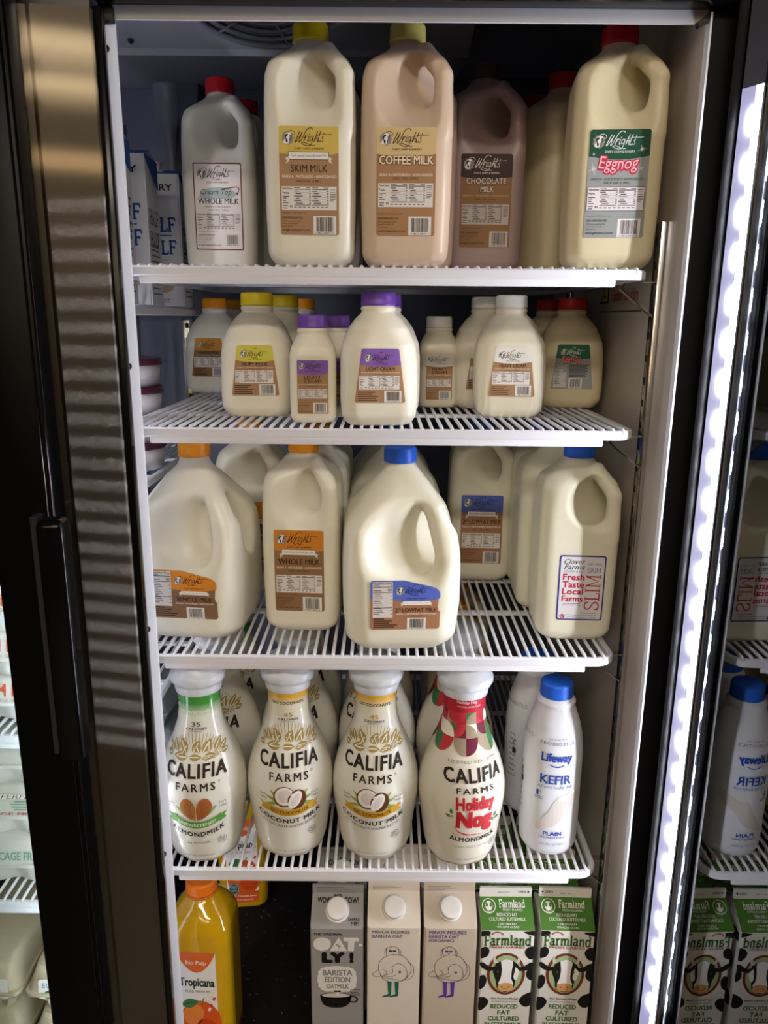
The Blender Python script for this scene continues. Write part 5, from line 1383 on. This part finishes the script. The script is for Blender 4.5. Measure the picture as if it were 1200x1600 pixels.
# sheet-metal clips that carry the shelves, hooked into the right-hand rail
def clip(z, label, y=.892):
    t = thing('shelf_clip', label, 'shelf clip', (.299, y, z), 0, 'shelf clips on the right wall')
    pts = [(-.0002, 0), (-.028, 0), (-.035, -.002), (-.0368, -.006), (-.034, -.010), (-.0005, -.036)]
    P = catmull(pts, 4); wd = .0055; th = .0011
    bm = bmesh.new(); rows = []
    for i, p in enumerate(P):
        a = Vector(P[max(i - 1, 0)]); b = Vector(P[min(i + 1, len(P) - 1)]); d = (b - a).normalized(); n = Vector((-d.y, d.x)) * th / 2
        rows.append([bm.verts.new((p[0] + sx * n.x, sy * wd, p[1] + sx * n.y)) for sx, sy in ((1, -1), (1, 1), (-1, 1), (-1, -1))])
    for A, B in zip(rows, rows[1:]):
        for k in range(4): bm.faces.new((A[k], A[(k + 1) % 4], B[(k + 1) % 4], B[k]))
    bm.faces.new(rows[0]); bm.faces.new(rows[-1][::-1]); bmesh.ops.recalc_face_normals(bm, faces=bm.faces)
    from_bm('bracket', bm, CHROME, t)
for k, nm in (('top', 'topmost shelf, beside the fire warning sticker'), ('second', 'shelf of small cream bottles'), ('third', 'shelf with the gallon jugs'), ('fourth', 'shelf with the kefir')):
    clip(ZS[k] - .0112, 'bent chrome clip under the right end of the ' + nm)
# ------------------------------------------------------------------ goods
def on(px, py, z, half):
    """where a thing stands whose front foot shows at (px, py) on the level z"""
    p = atZ(px, py, z); k = (p.y + half) / p.y
    return Vector((p.x * k, p.y + half, z))
def at(px, py, Y, z, half):
    """front face at distance Y, centre column px (read at height row py)"""
    p = atY(px, py, Y); k = (Y + half) / Y
    return Vector((p.x * k, Y + half, z))
E = .003
z1, z2, z3, z4, z5 = ZS['top'] + E, ZS['second'] + E, ZS['third'] + E, ZS['fourth'] + E, ZS['floor'] - .002
HD = .0485
def behind(v, dx, dy): return Vector((v.x + dx, v.y + dy, v.z))
# --- top shelf
G = 'half-gallon jugs on the top shelf'
p = at(350, 300, 1.065, z1, HD); half_jug('cream', 'cream', 'red', 'red-capped jug of cream top whole milk with a red-bordered white label', p, R(2), G)
half_jug('cream', 'cream', 'red', 'red-capped jug half hidden right behind the cream top whole milk jug', behind(p, .014, .103), R(-3), G)
p = at(488, 250, .866, z1, HD); half_jug('skim', 'skim', 'yellow', 'yellow-capped half-gallon jug labelled skim milk at the front of the top shelf', p, R(1), G)
half_jug('skim', 'skim', 'yellow', 'yellow-capped skim milk jug hidden right behind the front skim milk jug', behind(p, .004, .104), R(-2), G)
p = at(634.5, 250, .866, z1, HD); half_jug('coffee', 'coffee', 'pale yellow', 'pale-yellow-capped beige jug labelled coffee milk at the front of the top shelf', p, R(-1), G)
half_jug('coffee', 'coffee', 'pale yellow', 'beige coffee milk jug hidden right behind the front coffee milk jug', behind(p, .012, .104), R(1), G)
p = at(752, 300, .995, z1, HD); half_jug('choco', 'choco', 'brown', 'brown jug labelled chocolate milk with a dark brown cap', p, R(0), G)
half_jug('choco', 'choco', 'brown', 'brown chocolate milk jug hidden right behind the front chocolate milk jug', behind(p, -.004, .104), R(3), G)
p = at(955, 250, .868, z1, HD); half_jug('egg', 'egg', 'red', 'red-capped half-gallon jug with a green and silver eggnog label, front right of the top shelf', p, R(-6), G)
for k, (px, py, Y, nm) in enumerate(((880, 150, 1.030, 'second in the row of red-capped eggnog jugs, right behind the front one'), (838, 170, 1.137, 'third in the row of red-capped eggnog jugs going back'), (817, 190, 1.243, 'fourth in the row of red-capped eggnog jugs, the last one seen'))):
    half_jug('egg', 'egg', 'red', nm, at(px, py, Y, z1, HD), R(28 - 4 * k), G)
# --- second shelf
G = 'small bottles on the second shelf'
p = on(347, 606, z2, .043); p.y = 1.262; p.x = -.272; quart('whole', 'whole', 'orange', 'orange-capped quart of whole milk far back, left end of the second shelf', p, R(-4), G)
p = on(407, 652, z2, .043); quart('skim', 'skim', 'yellow', 'yellow-capped quart bottle labelled skim milk at the front of the second shelf', p, R(3), G)
q = behind(p, .020, .10); quart('skim', 'skim', 'yellow', 'yellow-capped quart of skim milk hidden right behind the front skim quart', q, R(0), G)
quart('whole', 'whole', 'orange', 'orange-capped quart of whole milk seen just above the row of skim quarts', behind(q, .006, .18), R(0), G)
quart('whole', 'whole', 'orange', 'orange-capped quart beside the far left orange-capped quart, behind the skim quarts', Vector((-.262, 1.355, z2)), R(0), G)
p = on(491, 661, z2, .0265); pint('light', 'light', 'purple', 'slim purple-capped bottle labelled light cream, beside the larger light cream', p, R(3), G)
pint('light', 'light', 'purple', 'slim purple-capped bottle hidden right behind the slim light cream bottle', behind(p, .022, .057), R(0), G)
p = on(590, 666, z2, .043); quart('light', 'light', 'purple', 'square purple-capped quart labelled light cream at the front of the second shelf', p, R(4), G)
quart('light', 'light', 'purple', 'purple-capped quart hidden right behind the front quart of light cream', behind(p, .008, .09), R(0), G)
p = on(683, 637, z2, .0265); pint('heavy', 'heavy', 'white', 'slim white-capped bottle labelled heavy cream, behind the other small bottles', p, R(0), G)
p = on(791, 653, z2, .043); quart('heavy', 'heavy', 'white', 'square white-capped quart labelled heavy cream on the right half of the second shelf', p, R(-3), G, fluted=True)
quart('heavy', 'heavy', 'white', 'white-capped quart hidden right behind the front quart of heavy cream', behind(p, -.020, .092), R(0), G, fluted=True)
p = on(884, 638, z2, .043); quart('egg', 'egg', 'red', 'square red-capped quart with a green and silver eggnog label, right end of the second shelf', p, R(-6), G)
quart('egg', 'egg', 'red', 'red-capped eggnog quart hidden right behind the front eggnog quart', behind(p, -.012, .092), R(0), G)
# --- third shelf
G = 'jugs on the third shelf'
p = on(319, 1003, z3, .070); gallon_jug('whole', 'whole', 'orange', 'orange-capped gallon jug labelled whole milk, left end of the third shelf', p, R(-5), G)
half_jug('whole', 'whole', 'orange', 'orange-capped whole milk jug hidden behind the gallon of whole milk', behind(p, .045, .155), R(0), G)
p = on(479, 990, z3, HD); half_jug('whole', 'whole', 'orange', 'orange-capped half-gallon jug labelled whole milk, between the two gallon jugs', p, R(-3), G)
q = behind(p, .006, .103); half_jug('whole', 'whole', 'orange', 'orange-capped half-gallon jug right behind the front half-gallon of whole milk', q, R(-2), G)
half_jug('whole', 'whole', 'orange', 'half-gallon whole milk jug third from the front between the two gallon jugs', behind(q, -.001, .103), R(-2), G)
p = on(621, 1021, z3, .070); gallon_jug('low', 'low', 'blue', 'blue-capped gallon jug labelled lowfat milk at the front of the third shelf', p, R(4), G, 'open')
q = behind(p, -.004, .15); gallon_jug('low', 'low', 'blue', 'blue-capped gallon jug right behind the front gallon of lowfat milk', q, R(3), G, 'open')
gallon_jug('low', 'low', 'blue', 'gallon jug of lowfat milk third from the front, behind two blue-capped gallons', behind(q, -.006, .15), R(3), G, 'open')
p = on(744, 910, z3, HD); half_jug('low', 'low', 'blue', 'half-gallon jug with a blue and tan lowfat milk label, standing back behind a gap', p, R(-2), G)
half_jug('low', 'low', 'blue', 'half-gallon jug right behind the half-gallon of lowfat milk', behind(p, .062, .104), R(0), G)
p = on(884, 1004, z3, HD); half_jug('clover', 'clover', 'blue', 'blue-capped half-gallon skim jug with a blue-bordered white label, right end of its shelf', p, R(-3), G, kind='wide')
q = behind(p, -.008, .103); half_jug('clover', 'clover', 'blue', 'blue-capped jug right behind the jug with the blue-bordered skim label', q, R(-2), G, kind='wide')
half_jug('clover', 'clover', 'blue', 'third jug in the row behind the blue-bordered skim label', behind(q, .003, .103), R(0), G, kind='wide')
# --- fourth shelf
G = 'plant-milk bottles on the fourth shelf'
p = on(326, 1345, z4, .036); califia('almond', 'round bottle of unsweetened almondmilk with a green neck band, left end of the fourth shelf', p, R(2), G)
califia('almond', 'green-necked almondmilk bottle second in its row, right behind the front one', behind(p, .002, .116), R(-8), G); califia('almond', 'green-necked almondmilk bottle third in its row', behind(p, .003, .232), R(-8), G)
p = on(457, 1338, z4, .036); califia('coco', 'gold-necked coconut milk bottle next to the green-necked almondmilk', p, R(5), G)
califia('coco', 'gold-necked bottle behind the coconut milk that stands next to the almondmilk', behind(p, .0, .116), R(-10), G); califia('coco', 'third gold-necked bottle in the row next to the almondmilk row', behind(p, .0, .232), R(-10), G)
p = on(586, 1342, z4, .036); califia('coco', 'gold-necked coconut milk bottle next to the red-necked holiday nog', p, R(-4), G)
califia('coco', 'gold-necked bottle behind the coconut milk that stands next to the holiday nog', behind(p, .0006, .116), R(-16), G); califia('coco', 'third gold-necked bottle in the row next to the holiday nog row', behind(p, .002, .232), R(-16), G)
p = on(716, 1351, z4, .036); califia('nog', 'holiday nog bottle with a red patchwork neck at the front of the fourth shelf', p, R(14), G)
califia('nog', 'red-necked holiday nog bottle right behind the front holiday nog', behind(p, .001, .116), R(20), G)
G = 'kefir bottles on the fourth shelf'
p = on(852, 1338, z4, .034); kefir('front blue-capped white kefir bottle with blue lettering, right end of its shelf', p, R(-4), G)
kefir('blue-capped white kefir bottle standing behind the front kefir bottle', on(824, 1275, z4, .034), R(28), G)
for (x, y, lb) in ((.118, 1.17, 'orange-capped jug seen through the wires, deep behind the kefir bottles'), (.135, 1.30, 'orange-capped jug at the back of the fourth shelf, behind another orange cap')):
    half_jug('whole', 'egg', 'orange', lb, Vector((x, y, z4)), R(5), 'orange-capped jugs behind the kefir', lab=False)
# --- bottom
p = at(322, 1500, .868, z5, .0435); juice('front orange juice bottle with a no pulp label, left end of the bottom row', p, R(-3), 'juice bottles in the bottom row')
juice('orange juice bottle farther back, seen through the wires under the almondmilk', behind(p, .002, .285), R(6), 'juice bottles in the bottom row')
CY = .872
zt = lambda px, py: atY(px, py, CY).z - z5
d = .0355
Ho = zt(529, 1452); dims_o = (.0360, d, Ho, .029, .013)
GREYC = M('carton_grey', (150, 148, 146), .42); CREAMC = M('carton_cream', (222, 212, 198), .4); BEIGEC = M('carton_beige', (202, 188, 170), .4); FARMC = M('carton_white', (228, 226, 218), .38); WHITEC = M('carton_half_white', (214, 216, 222), .4)
FARMC_BLK = FARMC
p = at(529, 1470, CY, z5, d); G = 'cartons in the bottom row'
carton('milk_carton', 'oat', dims_o, GREYC, art_oatly, 'grey oatmilk carton with a white cap and barista edition lettering', p, R(0), G, (.0, .52))
carton('milk_carton', 'oat', dims_o, GREYC, art_oatly, 'grey oatmilk carton right behind the front grey oatmilk carton', behind(p, .003, .076), R(0), G, (.0, .52))
Hm = zt(614, 1450); dims_m = (.0362, d, Hm, .031, .015)
p = at(614.5, 1470, CY, z5, d)
carton('milk_carton', 'mina', dims_m, CREAMC, art_minor('1f6a5c', '2c2f55'), 'cream oat carton whose drawn figure has green stockings', p, R(0), G, (.0, .52))
carton('milk_carton', 'mina', dims_m, CREAMC, art_minor('1f6a5c', '2c2f55'), 'cream oat carton right behind the one with green stockings', behind(p, .001, .076), R(0), G, (.0, .52))
p = at(699.5, 1470, CY, z5, d)
carton('milk_carton', 'minb', dims_m, BEIGEC, art_minor('5f3a9c', '4a3a86'), 'beige organic oat carton whose drawn figure has purple stockings', p, R(0), G, (.0, .52))
carton('milk_carton', 'minb', dims_m, BEIGEC, art_minor('5f3a9c', '4a3a86'), 'beige organic oat carton right behind the one with purple stockings', behind(p, -.001, .076), R(0), G, (.0, .52))
Hf = zt(788, 1453); dims_f = (.0362, d, Hf, .0255, .0135)
p = at(785, 1480, CY, z5, d)
carton('milk_carton', 'fara', dims_f, FARMC, art_farm(False), 'green-topped buttermilk carton with a cow head, next to the beige oat carton', p, R(0), G, side=side_farm)
carton('milk_carton', 'farb', dims_f, FARMC, art_farm(True), 'green-topped buttermilk carton second in the row next to the oat cartons', behind(p, -.002, .078), R(0), G, side=side_farm)
carton('milk_carton', 'farb', dims_f, FARMC, art_farm(True), 'green-topped buttermilk carton third in the row next to the oat cartons', behind(p, -.004, .156), R(0), G, side=side_farm)
p = at(876, 1480, CY, z5, d); p.z += 0
carton('milk_carton', 'farb', dims_f, FARMC, art_farm(True), 'green-topped buttermilk carton with a cow head, right end of the bottom row', p, R(-2), G, side=side_farm)
carton('milk_carton', 'farb', dims_f, FARMC, art_farm(True), 'green-topped buttermilk carton second in the rightmost row', behind(p, -.004, .078), R(0), G, side=side_farm)
carton('milk_carton', 'farb', dims_f, FARMC, art_farm(True), 'green-topped buttermilk carton third in the rightmost row', behind(p, -.006, .156), R(0), G, side=side_farm)
# --- left bay
G = 'half and half cartons in the left bay'
for y, lb in ((.925, 'white half and half carton with a blue top, nearest the trim strip'), (1.06, 'white half and half carton with a blue top, middle of three'), (1.205, 'white half and half carton with a blue top, the one beside the red-capped jug')):
    carton('cream_carton', 'half', (.035, .035, .188, .006, .003), WHITEC, art_half, lb, Vector((-.342 if y < 1 else -.348 if y < 1.2 else -.3415, y + .035, LZ[0] + E)), R(3), G, (-.006, .45), side=side_half)
TUBW = M('tub_white', (206, 200, 204), .4); TUBL = M('tub_lid_maroon', (72, 24, 42), .4)
lb = ('topmost maroon-lidded white tub of the stack left of the second shelf', 'second maroon-lidded white tub from the top of the stack', 'third maroon-lidded white tub from the top of the stack', 'bottom maroon-lidded white tub of the stack')
for k in range(4):
    t = thing('dairy_tub', lb[3 - k], 'tub', (-.3545, 1.05, LZ[1] + E + k * .0372), 0, 'maroon-lidded tubs in the left bay')
    bm = bmesh.new(); bm_lathe(bm, [(.046, .001), (.047, .0), (.050, .030)], 40); from_bm('cup', bm, TUBW, t, smooth=True)
    bm = bmesh.new(); bm_lathe(bm, [(.0515, .028), (.0525, .029), (.0525, .0345), (.051, .0365), (.047, .0365)], 40); o = from_bm('lid', bm, TUBL, t, smooth=True); o['label'] = 'maroon lid'
# egg cartons
def egg_carton_mesh(key, L, D, Hh, lump=True):
    if key in _BODY: return _BODY[key]
    n, m2 = 72, 12; bm = bmesh.new()
    def ring(z, off, cup=0.0, fl=0.0):
        pts = []
        X, Y = L / 2 - off, D / 2 - off; r = .012
        per = []
        for cx, cy, a in ((X - r, -Y + r, -90), (X - r, Y - r, 0), (-X + r, Y - r, 90), (-X + r, -Y + r, 180)):
            for k in range(5): q = R(a + 22.5 * k); per.append((cx + r * math.cos(q), cy + r * math.sin(q)))
        out = []
        for i in range(len(per)):
            a, b = per[i], per[(i + 1) % len(per)]; Ls = math.hypot(b[0] - a[0], b[1] - a[1]); N = max(1, int(Ls / .004))
            for k in range(N): out.append((a[0] + (b[0] - a[0]) * k / N, a[1] + (b[1] - a[1]) * k / N))
        res = []
        for x, y in out:
            s = 1.0
            if cup:
                if abs(abs(y) - Y) < .004: y = y - math.copysign(cup * (0.5 - 0.5 * math.cos(2 * math.pi * (x + L / 2) / (L / 6))), y) * -1 if False else y - math.copysign(cup * (0.5 + 0.5 * math.cos(2 * math.pi * (x + L / 2) / (L / 6))), y)
                elif abs(abs(x) - X) < .004: x = x - math.copysign(cup * (0.5 + 0.5 * math.cos(2 * math.pi * (y + D / 2) / (D / 2))), x)
            res.append(bm.verts.new((x, y, z)))
        return res
    h = Hh
    spec = [(0, .017, .007), (.004, .014, .009), (h * .22, .009, .009), (h * .38, .006, .006), (h * .46, .001, 0), (h * .47, -.002, 0), (h * .53, -.002, 0), (h * .54, .001, 0), (h * .62, .003, .0), (h * .85, .008, .0015), (h * .96, .011, .002), (h, .017, .002)]
    rs = [ring(z, o, c) for z, o, c in spec]
    # rings share the same count because every off-set outline keeps its corner radius
    N = min(len(r) for r in rs)
    for A, B in zip(rs, rs[1:]):
        for k in range(N):
            a0, a1 = A[int(k * len(A) / N)], A[int((k + 1) * len(A) / N) % len(A)]; b0, b1 = B[int(k * len(B) / N)], B[int((k + 1) * len(B) / N) % len(B)]
            try: bm.faces.new((a0, a1, b1, b0))
            except ValueError: pass
    bm.faces.new(rs[0][::-1]); bm.faces.new(rs[-1])
    me = bpy.data.meshes.new('body'); bm.normal_update(); bm.to_mesh(me); bm.free(); me.shade_smooth(); me.set_sharp_from_angle(angle=R(45)); _BODY[key] = me
    return me
def egg_carton(label, loc, rz, mat, art, L=.30, D=.105, Hh=.07, group='egg cartons in the left bay', key='egg'):
    t = thing('egg_carton', label, 'egg carton', loc, rz, group)
    put_shared('body', egg_carton_mesh(key, L, D, Hh), mat, t)
    if art:
        c = Canvas(); art(c)
        o = c.emit('printed_label', lambda u, v, l: (u * .001, -D / 2 + (.001 if v < 34 else -.0006 + (v - 36) * .00022) - .0014 - l * .0001 + (.0 if v < 34 else .0016), v * .001), t)
    return t
FOAM = M('foam_white', (228, 226, 224), .5, bump=.15, bscale=400); PULP_G = M('pulp_grey', (112, 114, 118), .8, bump=.5, bscale=260); PULP_T = M('pulp_tan', (188, 172, 146), .8, bump=.5, bscale=260); PULP_W = M('pulp_pale', (196, 194, 186), .75, bump=.4, bscale=260)
def art_farm_eggs(c):
    c.text('FARM EGGS', 30, 40, 126, 56, 'd2603a', 2, bold=.02); c.text('LARGE GRADE A BROWN', 60, 33.5, 128, 37.5, 'b0806a', 2)
def art_band(c):
    c.rect(-140, 42, 140, 62, '6a4a50', 1); c.text('LARGE EGGS', 40, 46, 128, 58, 'c9b8b4', 2)
x = -.545
for k, (a, lb) in enumerate(((art_farm_eggs, 'bottom white egg carton with orange lettering behind the left door'), (art_farm_eggs, 'second white egg carton with orange lettering from the bottom of the stack'), (art_farm_eggs, 'third white egg carton with orange lettering from the bottom of the stack'), (art_band, 'topmost egg carton of the white stack, with a dark band'))):
    egg_carton(lb, Vector((x, .925, LZ[2] + E + k * .060)), R(0), FOAM, a, Hh=.060, key='eggfoam')
def art_c(c): c.text('Cage Free', 72, 44, 134, 60, '4f6a58', 2, bold=.02); c.rect(60, 36, 130, 37.5, '7a8a80', 2)
def art_free(c):
    c.rect(-140, 60, 140, 67, 'dcd6cc', 1); c.rect(-140, 66.2, 140, 66.8, '8a6a5a', 2)
    c.text('PREFERFER •', 20, 60.8, 100, 65.5, '6a564a', 2, shear=.2)
    for q in range(4): c.rect(62 - (q * 5) % 7, 56 - 3.4 * q, 100, 57.5 - 3.4 * q, '6f8f7a', 2)
    c.text('CAGE FREE', 24, 38.5, 94, 43, 'b04a4e', 2, bold=.02)
def art_age(c): c.text('CAGE FREE', 38, 44, 94, 55, '7a9a86', 2, bold=.02); c.rect(60, 38, 134, 39.5, '9ab0a2', 2); c.rect(60, 35, 130, 36.5, '9ab0a2', 2)
for k, (a, lb, mt) in enumerate(((art_age, 'bottom pale egg carton with green cage free lettering', PULP_W), (art_free, 'middle pale egg carton with small green print and red lettering', PULP_W), (art_c, 'topmost pale egg carton of the cage free stack', PULP_W))):
    egg_carton(lb, Vector((x + .005 * k, .925, LZ[3] + E + k * .074)), R(0), mt, a, Hh=.074, key='eggpulp')
def art_tan(c):
    c.rrect(-34, 34, 40, 62, 4, 'e2ded6', 1); c.ell(-20, 40, 6.5, 6.5, '3d6a4c', 2); c.text('USDA', -24, 40, -16, 42.5, 'e2ded6', 3); c.text('ORGANIC', -25, 37, -15, 39, 'e2ded6', 3)
    c.ell(12, 47, 16, 13, 'c2ac88', 2); c.ring(12, 47, 17, 14, 1, 'a25a58', 3); c.text('LARGE', -6, 35, 30, 38, 'c04850', 3, bold=.02); c.text('EGGS', -28, 50, -6, 57, '6a86b8', 3)
for j, xx in enumerate((-.547, -.432)):
    for k in range(2):
        egg_carton(('%s tan egg carton with an organic seal, in the %s stack at the bottom' % (('lower', 'upper')[k], ('left-hand', 'right-hand')[j])), Vector((xx, 1.0, zr(-1.02) + k * .0805)), 0, PULP_T, None, L=.105, D=.29, Hh=.080, key='eggtan', group='tan egg cartons at the bottom of the left bay')
        c = Canvas(); art_tan(c)
        t = COL.objects[-1]
for t in [o for o in COL.objects if o.get('group') == 'tan egg cartons at the bottom of the left bay']:
    c = Canvas(); art_tan(c)
    c.emit('printed_label', lambda u, v, l: (u * .001, -.145 - .0005 - l * .0001 + max(0, (v - 42)) * .00020, v * .001), t)
for k, lb in enumerate(('bottom grey pulp egg carton seen left of the almondmilk', 'middle grey pulp egg carton seen left of the almondmilk', 'topmost grey pulp egg carton seen left of the almondmilk')):
    egg_carton(lb, Vector((-.468 + .006 * (k % 2), 1.095, LZ[3] + E + k * .068)), R(2 - 3 * k), PULP_G, None, Hh=.072 if False else .068, key='egggrey')
# ------------------------------------------------------------------ the shop round it
def struct(o):
    o['kind'] = 'structure'; return o
struct(box('floor', -3, 3, -4.6, 1.7, -.06, 0, M('floor_vinyl', (92, 84, 76), .4, noise=.15, nscale=3)))
struct(box('ceiling', -3, 3, -4.6, 1.7, 2.80, 2.86, M('ceiling_warm', (214, 196, 168), .8)))
struct(box('wall_back', -3, 3, 1.62, 1.7, 0, 2.8, M('wall_dark', (60, 54, 50), .7)))
struct(box('wall_front', -3, 3, -4.6, -4.5, 0, 2.8, M('wall_brown', (62, 48, 36), .7)))
struct(box('wall_left', -3.06, -3, -4.6, 1.7, 0, 2.8, M('wall_brown2', (70, 58, 46), .7)))
struct(box('wall_right', 3, 3.06, -4.6, 1.7, 0, 2.8, M('wall_dark2', (36, 34, 34), .7)))
def ceiling_lamp(x, y, label, lm=None):
    t = thing('ceiling_lamp', label, 'lamp', (x, y, 2.80), 0, 'warm ceiling lamps')
    bm = bmesh.new(); bm_box(bm, -.62, .62, -.15, .15, -.055, 0, 0, .006, 2); from_bm('housing', bm, M('lamp_case', (200, 196, 190), .5), t)
    bm = bmesh.new(); bm_box(bm, -.59, .59, -.125, .125, -.064, -.0545, 0, .002, 1); from_bm('diffuser', bm, lm or EM('lamp_warm', (255, 232, 194), 14), t)
WARM = 31.0
for x, y, lb in ((-.5, -1.6, 'added fill lamp above the aisle, left of the viewer'), (.75, -1.6, 'added fill lamp above the aisle, right of the viewer')):
    ceiling_lamp(x, y, lb, EM('fill_lamp', (255, 243, 228), WARM))  # added overhead lamps that fill the fronts of the goods
for y, nm in ((-2.75, 'nearer'), (-3.5, 'farther')):
    for x in (-2.1, -.6, .9):
        ceiling_lamp(x, y, 'warm ceiling lamp behind the viewer, in the %s row, %s' % (nm, {-2.1: 'left', -.6: 'middle', .9: 'right'}[x]))
t = thing('wall_lamp', 'long warm lamp under the top of the wall behind the viewer', 'lamp', (-.6, -4.47, 2.49))
box('housing', -2.2, 2.2, -.03, .03, -.05, .07, M('lamp_case', (200, 196, 190), .5), t)
box('diffuser', -2.18, 2.18, .03, .05, -.045, .06, EM('lamp_warm2', (255, 216, 160), 6), t)
w = bpy.data.worlds.new('dim'); SC.world = w; w.use_nodes = True
w.node_tree.nodes['Background'].inputs[0].default_value = (.02, .02, .024, 1); w.node_tree.nodes['Background'].inputs[1].default_value = 1
vs = SC.view_settings
vs.view_transform = 'Standard'; vs.look = 'None'; vs.gamma = 1.0; vs.exposure = -0.15
try: vs.use_curve_mapping = False
except Exception: pass
